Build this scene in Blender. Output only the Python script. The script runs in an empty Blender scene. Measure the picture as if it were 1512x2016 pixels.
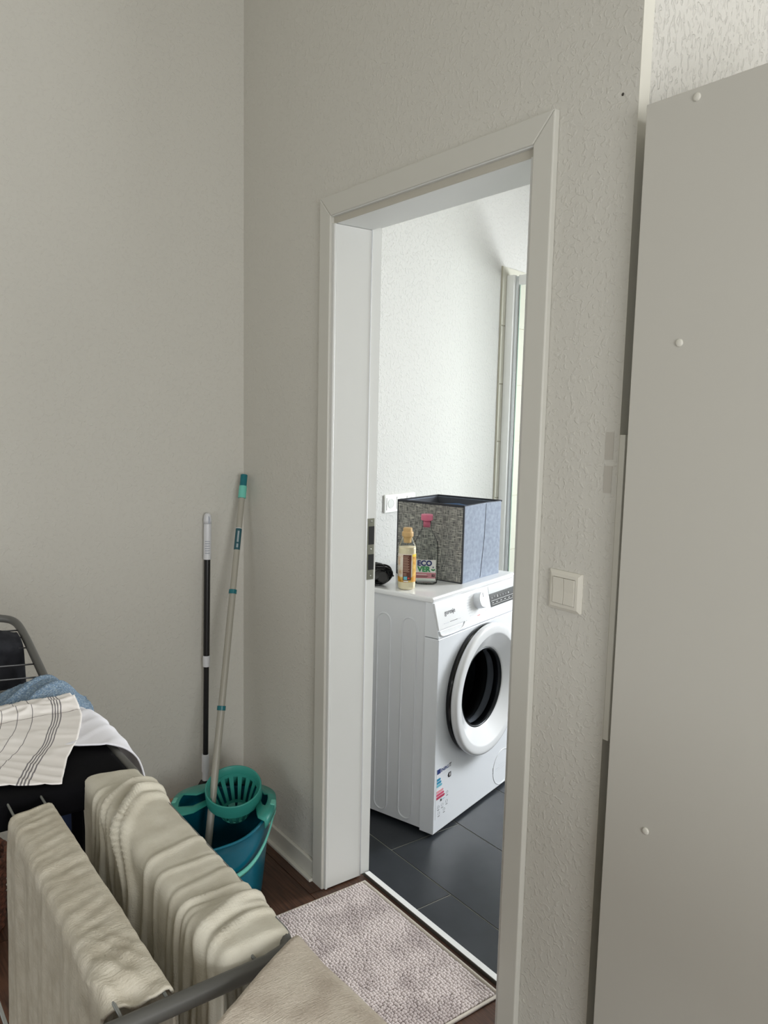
import bpy, bmesh, math, random
from mathutils import Vector, Matrix, noise
from math import pi, sin, cos, radians
random.seed(7)
S = bpy.context.scene
COL = S.collection

# ------------------------------------------------------------------ camera
f, yaw, pit, roll, CX, CY, CH = (1560.126, 0.932397, 0.12039, 0.0219093, 2.497956, -1.243111, 1.454915)
Fv = Vector((-sin(yaw)*cos(pit), cos(yaw)*cos(pit), -sin(pit)))
Rv = Fv.cross(Vector((0, 0, 1))).normalized(); Uv = Rv.cross(Fv)
R2 = cos(roll)*Rv + sin(roll)*Uv; U2 = -sin(roll)*Rv + cos(roll)*Uv
cd = bpy.data.cameras.new('camera'); co = bpy.data.objects.new('camera', cd); COL.objects.link(co)
cd.sensor_fit = 'VERTICAL'; cd.sensor_height = 36.0; cd.lens = f*36.0/2016.0; cd.clip_start = 0.02
mw = Matrix((( R2.x, U2.x, -Fv.x, CX), (R2.y, U2.y, -Fv.y, CY), (R2.z, U2.z, -Fv.z, CH), (0, 0, 0, 1)))
co.matrix_world = mw
S.camera = co

# ------------------------------------------------------------------ world and lights
W = bpy.data.worlds.new('sky'); S.world = W; W.use_nodes = True
bgn = W.node_tree.nodes['Background']
bgn.inputs[0].default_value = (0.78, 0.88, 1.0, 1); bgn.inputs[1].default_value = 1.0

def area(name, loc, target, sx, sy, power, color):
    l = bpy.data.lights.new(name, 'AREA'); l.shape = 'RECTANGLE'; l.size = sx; l.size_y = sy
    l.energy = power; l.color = color
    o = bpy.data.objects.new(name, l); COL.objects.link(o); o.location = loc
    d = Vector(target) - Vector(loc); o.rotation_euler = d.to_track_quat('-Z', 'Z').to_euler()
    return o
area('window_daylight_alcove', (4.30, 1.15, 1.85), (1.6, 1.0, 1.75), 1.3, 1.9, 78, (1.0, 0.996, 0.982))
area('window_daylight_room', (4.30, -1.25, 1.30), (0, -0.5, 0.30), 1.3, 1.1, 54, (1.0, 0.996, 0.982))
area('window_daylight_front', (2.7, -3.58, 1.5), (1.6, 0, 0.9), 1.3, 1.3, 15, (1.0, 0.992, 0.975))  # added fill behind the camera, softens door wall and wardrobe; window invented
area('window_daylight_bathroom', (1.0, 2.97, 1.45), (0.45, 0.75, 0.25), 0.75, 1.3, 88, (0.95, 0.98, 1.0))
area('bathroom_ceiling_light', (0.75, 1.25, 2.82), (0.75, 1.25, 0), 0.5, 0.5, 3, (1.0, 0.99, 0.95))  # weak overhead fill, added; no real ceiling lamp known here

S.view_settings.view_transform = 'Standard'; S.view_settings.look = 'None'
S.view_settings.exposure = 0.0; S.view_settings.gamma = 1.0; S.view_settings.use_curve_mapping = False

# ------------------------------------------------------------------ materials
def lin(c):
    return tuple(((v/255.0)/12.92 if v/255.0 <= 0.04045 else ((v/255.0+0.055)/1.055)**2.4) for v in c) + (1,)
MATS = {}
def mat(name, rgb, rough=0.6, metal=0.0, bump=None, var=None, spec=0.5, trans=0, coat=0):
    m = bpy.data.materials.new(name); m.use_nodes = True; nt = m.node_tree; b = nt.nodes['Principled BSDF']
    b.inputs['Base Color'].default_value = lin(rgb); b.inputs['Roughness'].default_value = rough
    b.inputs['Metallic'].default_value = metal; b.inputs['Specular IOR Level'].default_value = spec
    b.inputs['Coat Weight'].default_value = coat; b.inputs['Coat Roughness'].default_value = 0.05
    tc = nt.nodes.new('ShaderNodeTexCoord')
    if bump or var:
        def noise_tex(scale, detail=3, stretch=(1, 1, 1)):
            mp = nt.nodes.new('ShaderNodeMapping'); mp.inputs['Scale'].default_value = stretch
            nt.links.new(tc.outputs['Object'], mp.inputs[0])
            n = nt.nodes.new('ShaderNodeTexNoise'); n.inputs['Scale'].default_value = scale
            n.inputs['Detail'].default_value = detail; nt.links.new(mp.outputs[0], n.inputs['Vector']); return n
        if bump:
            sc, st, dist = bump[:3]; stretch = bump[3] if len(bump) > 3 else (1, 1, 1)
            n = noise_tex(sc, 3, stretch)
            bp = nt.nodes.new('ShaderNodeBump'); bp.inputs['Strength'].default_value = st; bp.inputs['Distance'].default_value = dist
            nt.links.new(n.outputs['Fac'], bp.inputs['Height']); nt.links.new(bp.outputs[0], b.inputs['Normal'])
        if var:
            sc, rgb2, lo, hi = var[:4]; stretch = var[4] if len(var) > 4 else (1, 1, 1)
            n = noise_tex(sc, 4, stretch)
            mr = nt.nodes.new('ShaderNodeMapRange'); mr.inputs[1].default_value = lo; mr.inputs[2].default_value = hi
            mx = nt.nodes.new('ShaderNodeMix'); mx.data_type = 'RGBA'
            mx.inputs[6].default_value = lin(rgb); mx.inputs[7].default_value = lin(rgb2)
            nt.links.new(n.outputs['Fac'], mr.inputs[0]); nt.links.new(mr.outputs[0], mx.inputs[0]); nt.links.new(mx.outputs[2], b.inputs['Base Color'])
    MATS[name] = m
    return m

def glass_mat(name, tint, gloss=0.12, rough=0.03):
    m = bpy.data.materials.new(name); m.use_nodes = True; nt = m.node_tree
    for n in list(nt.nodes):
        if n.type != 'OUTPUT_MATERIAL': nt.nodes.remove(n)
    out = nt.nodes['Material Output']
    t = nt.nodes.new('ShaderNodeBsdfTransparent'); t.inputs[0].default_value = tint
    g = nt.nodes.new('ShaderNodeBsdfGlossy'); g.inputs['Roughness'].default_value = rough
    lw = nt.nodes.new('ShaderNodeLayerWeight'); lw.inputs[0].default_value = gloss
    mx = nt.nodes.new('ShaderNodeMixShader')
    nt.links.new(lw.outputs['Fresnel'], mx.inputs[0]); nt.links.new(t.outputs[0], mx.inputs[1]); nt.links.new(g.outputs[0], mx.inputs[2])
    nt.links.new(mx.outputs[0], out.inputs[0]); MATS[name] = m; return m

def woodchip(name, rgb, scale, dist, stretch=(1, 1, 1), strength=1.0):
    """painted woodchip wallpaper: sparse little lumps plus fine grain"""
    m = mat(name, rgb, 0.75, spec=0.25); nt = m.node_tree; b = nt.nodes['Principled BSDF']
    tc = nt.nodes.new('ShaderNodeTexCoord'); mp = nt.nodes.new('ShaderNodeMapping'); mp.inputs['Scale'].default_value = stretch
    nt.links.new(tc.outputs['Object'], mp.inputs[0])
    n1 = nt.nodes.new('ShaderNodeTexNoise'); n1.inputs['Scale'].default_value = scale; n1.inputs['Detail'].default_value = 2.0
    n1.inputs['Distortion'].default_value = 0.6
    nt.links.new(mp.outputs[0], n1.inputs['Vector'])
    cr = nt.nodes.new('ShaderNodeMapRange'); cr.inputs[1].default_value = 0.50; cr.inputs[2].default_value = 0.68
    cr.interpolation_type = 'SMOOTHSTEP'
    nt.links.new(n1.outputs['Fac'], cr.inputs[0])
    n2 = nt.nodes.new('ShaderNodeTexNoise'); n2.inputs['Scale'].default_value = scale*2.7; n2.inputs['Detail'].default_value = 3.0
    nt.links.new(mp.outputs[0], n2.inputs['Vector'])
    ad = nt.nodes.new('ShaderNodeMath'); ad.operation = 'MULTIPLY_ADD'; ad.inputs[1].default_value = 0.45
    nt.links.new(n2.outputs['Fac'], ad.inputs[0]); nt.links.new(cr.outputs[0], ad.inputs[2])
    bp = nt.nodes.new('ShaderNodeBump'); bp.inputs['Strength'].default_value = strength; bp.inputs['Distance'].default_value = dist
    nt.links.new(ad.outputs[0], bp.inputs['Height']); nt.links.new(bp.outputs[0], b.inputs['Normal'])
    return m

woodchip('wallpaper', (212, 210, 202), 85, 0.00062)
woodchip('wallpaper_bath', (206, 206, 203), 75, 0.0012)
woodchip('wallpaper_rough', (204, 202, 196), 95, 0.0022, (1, 1.0, 0.55))
mat('ceiling_paint', (225, 222, 212), 0.8)
mat('trim_white', (216, 214, 204), 0.35, bump=(300, 0.03, 0.0005))
mat('casing_white', (211, 210, 202), 0.42, bump=(260, 0.03, 0.0005))
mat('lining_white', (222, 223, 220), 0.38)
mat('dirt', (196, 192, 180), 0.7, var=(5, (150, 140, 112), 0.62, 0.7))  # head strip: casing tone with its shade put in, plus a patchy stain
mat('panel_grey', (204, 202, 194), 0.42, bump=(400, 0.03, 0.0003))
mat('cover_cap', (224, 222, 212), 0.4)
mat('wood_dark', (92, 62, 46), 0.42, bump=(60, 0.15, 0.0006, (1, 14, 14)), var=(9, (58, 38, 29), 0.35, 0.65, (1, 14, 14)))
mat('wood_seam', (40, 26, 20), 0.8)
mat('tile_slate', (40, 44, 49), 0.42, bump=(40, 0.12, 0.0008), var=(7, (54, 58, 64), 0.35, 0.75))
mat('grout', (150, 150, 140), 0.85)
mat('wall_tile', (205, 204, 192), 0.15)
mat('wall_grout', (190, 186, 170), 0.8)
mat('steel', (170, 170, 165), 0.3, 1.0)
mat('plate_steel', (150, 150, 138), 0.35, 0.9)
mat('alu_white', (246, 247, 246), 0.25, spec=0.6)
mat('chrome', (215, 218, 220), 0.12, 1.0)
mat('washer_white', (238, 242, 248), 0.22, spec=0.5)
mat('washer_side', (226, 229, 234), 0.35)
mat('washer_trim', (240, 242, 245), 0.15, spec=0.6)
mat('line_grey', (196, 200, 206), 0.4)
mat('text_grey', (90, 92, 98), 0.5)
mat('black_gloss', (14, 15, 17), 0.12)
mat('black_rubber', (13, 13, 14), 0.55)
mat('black_plastic', (16, 16, 18), 0.35)
mat('display_dark', (52, 56, 58), 0.16, spec=0.8)
mat('display_light', (214, 220, 222), 0.12, spec=0.8)
mat('drum_dark', (40, 43, 46), 0.3, 0.7)
mat('drum_steel', (120, 122, 126), 0.3, 1.0)
glass_mat('door_glass', (0.42, 0.44, 0.47, 1), 0.03)
glass_mat('shower_glass', (0.96, 0.975, 0.965, 1), 0.10)
glass_mat('bottle_glass', (0.95, 0.965, 0.96, 1), 0.15, 0.08)
mat('glass_edge', (150, 190, 175), 0.2)
mat('blue_eu', (20, 50, 120), 0.5); mat('black_ink', (25, 25, 28), 0.5)
mat('arrow_blue', (40, 150, 190), 0.5); mat('arrow_blue_light', (110, 190, 210), 0.5)
mat('arrow_pink', (225, 90, 125), 0.5); mat('arrow_pink_light', (240, 170, 180), 0.5); mat('arrow_red', (200, 60, 95), 0.5)
mat('red_mark', (225, 80, 70), 0.5)
mat('switch_plastic', (222, 219, 208), 0.3)
mat('gap_dark', (70, 66, 60), 0.7)
mat('socket_white', (235, 236, 232), 0.3); mat('socket_in', (200, 202, 198), 0.35)
mat('pink_cap', (222, 120, 150), 0.35); mat('gold_cap', (212, 176, 122), 0.35)
mat('lotion', (252, 240, 208), 0.3); mat('label_cream', (246, 236, 222), 0.45, var=(30, (214, 160, 90), 0.5, 0.75))
mat('label_gold', (200, 140, 40), 0.4, var=(40, (230, 200, 110), 0.4, 0.65)); mat('label_brown', (98, 52, 38), 0.5)
mat('label_text', (205, 170, 150), 0.5); mat('label_yellow', (235, 205, 40), 0.5)
mat('label_white', (225, 228, 226), 0.5); mat('label_mauve', (190, 130, 140), 0.5)
mat('eco_blue', (18, 40, 105), 0.5); mat('eco_green', (40, 140, 80), 0.5); mat('white_ink', (240, 240, 240), 0.5)
mat('label_green_line', (170, 210, 180), 0.5)
mat('felt_blue', (138, 148, 164), 0.9, bump=(250, 0.3, 0.0008), var=(60, (154, 164, 180), 0.35, 0.65))
mat('felt_dark', (58, 60, 66), 0.9, bump=(250, 0.3, 0.0008))
mat('felt_inside', (92, 96, 104), 0.9)
mat('denim_item', (62, 92, 130), 0.85, bump=(300, 0.3, 0.001))
mat('teal_dark', (10, 108, 118), 0.35); mat('teal_light', (112, 200, 184), 0.38)
mat('bucket_blue', (2, 100, 122), 0.28, spec=0.5)
mat('wringer_green', (58, 152, 140), 0.4)
mat('pole_beige', (168, 165, 154), 0.4); mat('pole_label', (35, 85, 95), 0.5); mat('pole_label_text', (150, 165, 170), 0.5)
mat('plastic_white', (222, 224, 228), 0.35); mat('grip_grey', (170, 175, 185), 0.5)
mat('broom_card', (196, 140, 110), 0.6, var=(18, (150, 55, 60), 0.5, 0.62))
mat('broom_bristle', (20, 20, 24), 0.7)
mat('mop_yarn', (60, 66, 70), 0.95, bump=(200, 0.5, 0.003))
mat('rack_grey', (88, 88, 85), 0.42, spec=0.5); mat('rack_wire', (120, 122, 118), 0.35, 0.3); mat('rack_wire_dark', (56, 56, 56), 0.4)
mat('wicker_brown', (110, 66, 48), 0.75, var=(60, (70, 42, 32), 0.4, 0.6))
mat('mat_base', (176, 168, 164), 0.95); mat('mat_pile', (226, 216, 214), 0.95, var=(11, (200, 189, 188), 0.42, 0.62)); mat('mat_edge', (198, 190, 178), 0.9)
mat('cloth_black', (12, 12, 15), 0.95, spec=0.1, bump=(180, 0.2, 0.001))
mat('cloth_trousers', (42, 43, 47), 0.9, spec=0.15, bump=(220, 0.4, 0.001), var=(30, (30, 31, 35), 0.4, 0.6))
mat('cloth_jeans', (38, 48, 72), 0.9, spec=0.15, var=(40, (24, 30, 48), 0.4, 0.6, (1, 1, 0.1)))
mat('cloth_white', (232, 232, 238), 0.9, spec=0.2, bump=(500, 0.2, 0.0004))
mat('cloth_terry', (124, 148, 172), 1.0, spec=0.05, bump=(380, 1.0, 0.006), var=(300, (158, 176, 192), 0.45, 0.6))
mat('tape', (194, 190, 181), 0.35)

def weave(name, rgb, rgb2, scale, dist, mottle=40, fuzz=600):
    """knitted or woven off-white laundry: fine crossing threads over a slight mottling"""
    m = mat(name, rgb, 0.95, spec=0.1, var=(mottle, rgb2, 0.38, 0.66)); nt = m.node_tree; b = nt.nodes['Principled BSDF']
    uv = nt.nodes.new('ShaderNodeUVMap')
    hs = []
    for stretch in ((scale, scale*0.12, 1), (scale*0.12, scale, 1)):
        mp = nt.nodes.new('ShaderNodeMapping'); mp.inputs['Scale'].default_value = stretch
        nt.links.new(uv.outputs[0], mp.inputs[0])
        n = nt.nodes.new('ShaderNodeTexNoise'); n.inputs['Scale'].default_value = 1.0; n.inputs['Detail'].default_value = 2.0
        nt.links.new(mp.outputs[0], n.inputs['Vector']); hs.append(n)
    tc = nt.nodes.new('ShaderNodeTexCoord')
    n3 = nt.nodes.new('ShaderNodeTexNoise'); n3.inputs['Scale'].default_value = fuzz; n3.inputs['Detail'].default_value = 2
    nt.links.new(tc.outputs['Object'], n3.inputs['Vector'])
    a = nt.nodes.new('ShaderNodeMath'); a.operation = 'ADD'; nt.links.new(hs[0].outputs['Fac'], a.inputs[0]); nt.links.new(hs[1].outputs['Fac'], a.inputs[1])
    a2 = nt.nodes.new('ShaderNodeMath'); a2.operation = 'ADD'; nt.links.new(a.outputs[0], a2.inputs[0]); nt.links.new(n3.outputs['Fac'], a2.inputs[1])
    bp = nt.nodes.new('ShaderNodeBump'); bp.inputs['Strength'].default_value = 0.6; bp.inputs['Distance'].default_value = dist
    nt.links.new(a2.outputs[0], bp.inputs['Height']); nt.links.new(bp.outputs[0], b.inputs['Normal'])
    return m
weave('cloth_cream', (210, 206, 192), (202, 197, 182), 700, 0.0006)
weave('cloth_cream_terry', (203, 197, 182), (190, 183, 167), 500, 0.0010, 55, 500)
weave('cloth_towel_near', (214, 205, 192), (192, 181, 168), 900, 0.0010, 26, 380)

def math_chain(nt):
    def M(op, a, b=None):
        n = nt.nodes.new('ShaderNodeMath'); n.operation = op
        for i, v in enumerate((a, b)):
            if v is None: continue
            if isinstance(v, (int, float)): n.inputs[i].default_value = v
            else: nt.links.new(v, n.inputs[i])
        return n.outputs[0]
    return M
def striped_cloth():
    m = mat('cloth_striped', (236, 232, 228), 0.8, spec=0.3); nt = m.node_tree; b = nt.nodes['Principled BSDF']
    uv = nt.nodes.new('ShaderNodeUVMap'); sp = nt.nodes.new('ShaderNodeSeparateXYZ'); nt.links.new(uv.outputs[0], sp.inputs[0])
    M = math_chain(nt); u = sp.outputs[0]; v = sp.outputs[1]
    tot = None
    def line(x, c, w):
        return M('LESS_THAN', M('ABSOLUTE', M('SUBTRACT', x, c)), w)
    # warp stripes (distance in metres from the right edge), heavier group of four near the edge
    for c, w in ((.030, .0010), (.0345, .0010), (.0385, .0010), (.0425, .0010), (.073, .0006), (.095, .0006), (.118, .0006), (.142, .0006), (.166, .0006)):
        l = line(u, c, w); tot = l if tot is None else M('MAXIMUM', tot, l)
    mx = nt.nodes.new('ShaderNodeMix'); mx.data_type = 'RGBA'; mx.inputs[6].default_value = lin((236, 232, 228)); mx.inputs[7].default_value = lin((92, 88, 96))
    nt.links.new(M('MULTIPLY', tot, 0.85), mx.inputs[0])
    # weft line near the folded top
    l2 = line(v, 0.034, 0.0007)
    mx2 = nt.nodes.new('ShaderNodeMix'); mx2.data_type = 'RGBA'; mx2.inputs[7].default_value = lin((110, 90, 92))
    nt.links.new(M('MULTIPLY', l2, 0.8), mx2.inputs[0]); nt.links.new(mx.outputs[2], mx2.inputs[6]); nt.links.new(mx2.outputs[2], b.inputs['Base Color'])
striped_cloth()

def tweed():
    m = mat('tweed', (110, 110, 106), 0.9); nt = m.node_tree; b = nt.nodes['Principled BSDF']
    tc = nt.nodes.new('ShaderNodeTexCoord'); outs = []
    for st in ((1, 60, 900), (1, 900, 60)):
        mp = nt.nodes.new('ShaderNodeMapping'); mp.inputs['Scale'].default_value = (st[1], st[1], st[2])
        nt.links.new(tc.outputs['Object'], mp.inputs[0])
        n = nt.nodes.new('ShaderNodeTexNoise'); n.inputs['Scale'].default_value = 0.55; n.inputs['Detail'].default_value = 2.5
        nt.links.new(mp.outputs[0], n.inputs['Vector'])
        r = nt.nodes.new('ShaderNodeMapRange'); r.inputs[1].default_value = 0.46; r.inputs[2].default_value = 0.74; nt.links.new(n.outputs['Fac'], r.inputs[0]); outs.append(r)
    M = math_chain(nt); s = M('MAXIMUM', outs[0].outputs[0], outs[1].outputs[0])
    mx = nt.nodes.new('ShaderNodeMix'); mx.data_type = 'RGBA'; mx.inputs[6].default_value = lin((80, 82, 85)); mx.inputs[7].default_value = lin((226, 224, 214))
    nt.links.new(s, mx.inputs[0]); nt.links.new(mx.outputs[2], b.inputs['Base Color'])
tweed()

# ------------------------------------------------------------------ helpers
def link(name, bm, m, parent=None, smooth=False, kind=None, loc=None, rot=None, bevel=0, solid=0):
    bmesh.ops.recalc_face_normals(bm, faces=bm.faces)
    me = bpy.data.meshes.new(name); bm.to_mesh(me); bm.free()
    ms = m if isinstance(m, (list, tuple)) else [m]
    for k in ms: me.materials.append(MATS[k])
    if smooth:
        for p in me.polygons: p.use_smooth = True
    o = bpy.data.objects.new(name, me); COL.objects.link(o)
    if parent: o.parent = parent
    if loc: o.location = loc
    if rot: o.rotation_euler = rot
    if kind: o['kind'] = kind
    if solid:
        md = o.modifiers.new('solid', 'SOLIDIFY'); md.thickness = solid; md.offset = 0
    if bevel:
        md = o.modifiers.new('bevel', 'BEVEL'); md.width = bevel; md.segments = 2; md.limit_method = 'ANGLE'; md.angle_limit = radians(40)
    return o
def struct(name, bm, m, **k): return link(name, bm, m, kind='structure', **k)
def thing(name, label, cat, loc=(0, 0, 0), rotz=0, group=None):
    o = bpy.data.objects.new(name, None); COL.objects.link(o); o.empty_display_size = 0.05
    o.location = loc; o.rotation_euler = (0, 0, rotz); o['label'] = label; o['category'] = cat
    if group: o['group'] = group
    return o
def tag(o, label, cat, group=None):
    o['label'] = label; o['category'] = cat
    if group: o['group'] = group
    return o
def box(bm, x0, x1, y0, y1, z0, z1, mi=0):
    vs = [bm.verts.new((x, y, z)) for x in (x0, x1) for y in (y0, y1) for z in (z0, z1)]
    for q in ((0, 1, 3, 2), (4, 6, 7, 5), (0, 4, 5, 1), (2, 3, 7, 6), (0, 2, 6, 4), (1, 5, 7, 3)):
        fc = bm.faces.new([vs[i] for i in q]); fc.material_index = mi
def B(*a):
    bm = bmesh.new(); box(bm, *a); return bm
def prism(bm, pts, axis, a0, a1, mi=0):
    """extrude a polygon; axis 'z': pts (x,y); 'y': pts (x,z); 'x': pts (y,z)"""
    def P(p, a):
        return {'z': (p[0], p[1], a), 'y': (p[0], a, p[1]), 'x': (a, p[0], p[1])}[axis]
    A = [bm.verts.new(P(p, a0)) for p in pts]; Bv = [bm.verts.new(P(p, a1)) for p in pts]; n = len(pts)
    bm.faces.new(A).material_index = mi; bm.faces.new(Bv[::-1]).material_index = mi
    for i in range(n): bm.faces.new((A[i], A[(i+1) % n], Bv[(i+1) % n], Bv[i])).material_index = mi
def tube(bm, pts, r, n=12, cap=True, closed=False):
    pts = [Vector(p) for p in pts]; N = len(pts); rings = []
    up = None
    for i, p in enumerate(pts):
        if closed: t = (pts[(i+1) % N] - pts[i-1]).normalized()
        else: t = (pts[min(i+1, N-1)] - pts[max(i-1, 0)]).normalized()
        if up is None: up = t.orthogonal().normalized()
        else: up = (up - t*up.dot(t)).normalized()
        s = t.cross(up); rr = r[i] if isinstance(r, (list, tuple)) else r
        rings.append([bm.verts.new(p + rr*(cos(2*pi*k/n)*up + sin(2*pi*k/n)*s)) for k in range(n)])
    for i in range(N if closed else N-1):
        a, b = rings[i], rings[(i+1) % N]
        for k in range(n): bm.faces.new((a[k], a[(k+1) % n], b[(k+1) % n], b[k]))
    if cap and not closed: bm.faces.new(rings[0]); bm.faces.new(rings[-1][::-1])
def lathe(bm, prof, n=48, sx=1, sy=1, cx=0, cy=0, cap=True, mi=0):
    rings = [[bm.verts.new((cx + r*sx*cos(2*pi*k/n), cy + r*sy*sin(2*pi*k/n), z)) for k in range(n)] for r, z in prof]
    for a, b in zip(rings, rings[1:]):
        for k in range(n): bm.faces.new((a[k], a[(k+1) % n], b[(k+1) % n], b[k])).material_index = mi
    if cap:
        bm.faces.new(rings[0][::-1]).material_index = mi; bm.faces.new(rings[-1]).material_index = mi
def lathe_y(bm, prof, cx, cz, n=64, cap=(False, False)):
    """revolve (r, y) about the y axis through (cx, cz)"""
    rings = [[bm.verts.new((cx + r*cos(2*pi*k/n), y, cz + r*sin(2*pi*k/n))) for k in range(n)] for r, y in prof]
    for a, b in zip(rings, rings[1:]):
        for k in range(n): bm.faces.new((a[k], a[(k+1) % n], b[(k+1) % n], b[k]))
    if cap[0]: bm.faces.new(rings[0])
    if cap[1]: bm.faces.new(rings[-1])
def arc(c, r, a0, a1, n, f3):
    return [f3(c[0] + r*cos(a0+(a1-a0)*i/n), c[1] + r*sin(a0+(a1-a0)*i/n)) for i in range(n+1)]
def smooth_path(pts, it=3):
    pts = [Vector(p) for p in pts]
    for _ in range(it):
        q = [pts[0]]
        for a, b in zip(pts, pts[1:]): q += [a*.75+b*.25, a*.25+b*.75]
        q.append(pts[-1]); pts = q
    return pts
def text_obj(name, s, size, m, parent, mtx, bold=0.0, ext=0.0002, align='CENTER'):
    cu = bpy.data.curves.new(name, 'FONT'); cu.body = s; cu.size = size; cu.align_x = align; cu.align_y = 'CENTER'
    cu.offset = bold; cu.extrude = ext; cu.resolution_u = 3
    t = bpy.data.objects.new(name + '_tmp', cu); COL.objects.link(t)
    bpy.context.view_layer.update()
    me = bpy.data.meshes.new_from_object(t.evaluated_get(bpy.context.evaluated_depsgraph_get()))
    COL.objects.unlink(t); bpy.data.objects.remove(t); bpy.data.curves.remove(cu)
    me.transform(mtx); me.materials.clear(); me.materials.append(MATS[m]); me.name = name
    o = bpy.data.objects.new(name, me); COL.objects.link(o)
    if parent: o.parent = parent
    return o
def frame_mtx(origin, xdir, ydir):
    x = Vector(xdir).normalized(); y = Vector(ydir).normalized(); z = x.cross(y)
    return Matrix(((x.x, y.x, z.x, origin[0]), (x.y, y.y, z.y, origin[1]), (x.z, y.z, z.z, origin[2]), (0, 0, 0, 1)))

# ------------------------------------------------------------------ room shell
XE = 1.558            # outer corner where the door wall ends
OX0, OX1 = 0.560, 1.325   # rough opening
WT = 0.125
HC = 3.25
struct('wall_left', B(-0.12, 0.0, -3.5, 0.0, 0, HC), 'wallpaper')
bm = bmesh.new(); box(bm, -0.12, OX0, 0, WT, 0, HC); box(bm, OX0, OX1, 0, WT, 2.005, HC); box(bm, OX1, 1.46, 0, WT, 0, HC); box(bm, 1.46, XE, 0, 0.02, 0, HC)
struct('wall_door', bm, 'wallpaper')
# wall that turns the corner and runs back beside the wardrobe
struct('wall_return', B(1.46, XE, 0.02, 2.9, 0, HC), 'wallpaper_rough')
struct('trim_1', B(XE, XE+0.0015, 0.0, 0.030, 0, HC), 'trim_white')
bm = bmesh.new(); box(bm, -0.12, 2.0, -3.62, -3.5, 0, HC); box(bm, 3.4, 4.22, -3.62, -3.5, 0, HC); box(bm, 2.0, 3.4, -3.62, -3.5, 0, 0.8); box(bm, 2.0, 3.4, -3.62, -3.5, 2.2, HC)
struct('wall_front', bm, 'wallpaper')
bm = bmesh.new()
for a in ((2.0, 2.05, .8, 2.2), (3.35, 3.4, .8, 2.2), (2.05, 3.35, .8, .85), (2.05, 3.35, 2.15, 2.2)): box(bm, a[0], a[1], -3.56, -3.51, a[2], a[3])
struct('window_4', bm, 'trim_white')  # frame of the invented window that goes with the front fill
bm = bmesh.new(); box(bm, 4.2, 4.32, -3.5, -1.90, 0, HC); box(bm, 4.2, 4.32, -0.60, 0.5, 0, HC); box(bm, 4.2, 4.32, 1.8, 3.02, 0, HC)
box(bm, 4.2, 4.32, -1.90, -0.60, 0, 0.75); box(bm, 4.2, 4.32, -1.90, -0.60, 1.85, HC); box(bm, 4.2, 4.32, 0.5, 1.8, 0, 0.9); box(bm, 4.2, 4.32, 0.5, 1.8, 2.8, HC)
struct('wall_right', bm, 'wallpaper')
struct('wall_back', B(XE, 4.2, 2.9, 3.02, 0, HC), 'wallpaper')
for i, (y0, y1, zb, z1) in enumerate(((-1.90, -0.60, .75, 1.85), (0.5, 1.8, .9, 2.8))):
    bm = bmesh.new()
    for a in ((y0, y0+.05, zb, z1), (y1-.05, y1, zb, z1), (y0+.05, y1-.05, zb, zb+.05), (y0+.05, y1-.05, z1-.05, z1), ((y0+y1)/2-.03, (y0+y1)/2+.03, zb+.05, z1-.05)):
        box(bm, 4.22, 4.27, *a)
    struct('window_%d' % (i+1), bm, 'trim_white')
bm = bmesh.new(); box(bm, -0.85, 4.32, -3.62, 3.05, HC, HC+.1)
struct('ceiling', bm, 'ceiling_paint')

# main floor with laminate planks
fl = struct('floor', B(-0.12, 4.32, -3.62, WT+0.012, -0.08, -0.010), 'wood_seam')
f2 = struct('floor', B(1.46, 4.32, WT+0.012, 3.02, -0.08, -0.010), 'wood_seam')
PW, PL = 0.192, 1.285
plank_mesh = {}
def plank(x0, x1, y0, y1, parent):
    key = (round(x1-x0, 4), round(y1-y0, 4))
    if key not in plank_mesh:
        bm = B(0, key[0], 0, key[1], -0.010, 0)
        me = bpy.data.meshes.new('plank'); bmesh.ops.recalc_face_normals(bm, faces=bm.faces); bm.to_mesh(me); bm.free()
        me.materials.append(MATS['wood_dark']); plank_mesh[key] = me
    o = bpy.data.objects.new('plank', plank_mesh[key]); COL.objects.link(o); o.parent = parent
    o.location = (x0, y0, 0)
g = 0.0012
j = 0
y = WT+0.012
while y > -3.4:
    off = (j*0.46) % PL
    x = -off
    while x < 4.2:
        a, b = max(x, 0.0), min(x+PL, 4.2)
        y0 = max(y-PW, -3.5)
        # the planks stop at the door wall except inside the doorway
        if b > a + 0.02:
            if y > 0.01:
                a2, b2 = max(a, OX0), min(b, OX1)
                if b2 > a2+.02: plank(a2+g, b2-g, y0+g, y-g, fl)
                a3 = max(a, XE)
                if b > a3+.02: plank(a3+g, b-g, y0+g, y-g, fl)
                if a < OX0 and y0 < -0.02: plank(a+g, min(b, OX0)-g, y0+g, -0.0, fl)
                if a < XE and b > OX1 and y0 < -0.02: plank(max(a, OX1)+g, min(b, XE)-g, y0+g, -0.0, fl)
            else:
                plank(a+g, b-g, y0+g, y-g, fl)
        x += PL
    y -= PW; j += 1

# baseboards with the lighter lip at the floor
def baseboard(name, x0, x1, y0, y1, lip):
    o = struct(name, B(x0, x1, y0, y1, 0, 0.062), 'trim_white', bevel=0.003)
    link('floor_lip', B(*lip), 'trim_white', o, bevel=0.002)
baseboard('baseboard_back', 0.012, 0.508, -0.012, 0.0, (0.026, 0.508, -0.026, -0.012, 0, 0.010))
baseboard('baseboard_left', 0.0, 0.012, -3.5, -0.0, (0.012, 0.026, -3.5, -0.0, 0, 0.010))

# ------------------------------------------------------------------ door frame (casing, lining, rebate, strike plate, threshold)
C0, C1, CT, CWD = 0.508, 1.376, 2.060, 0.065
df = struct('door_1', B(OX0, OX0+0.013, 0.0, 0.121, 0.006, 1.984), 'lining_white')
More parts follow.
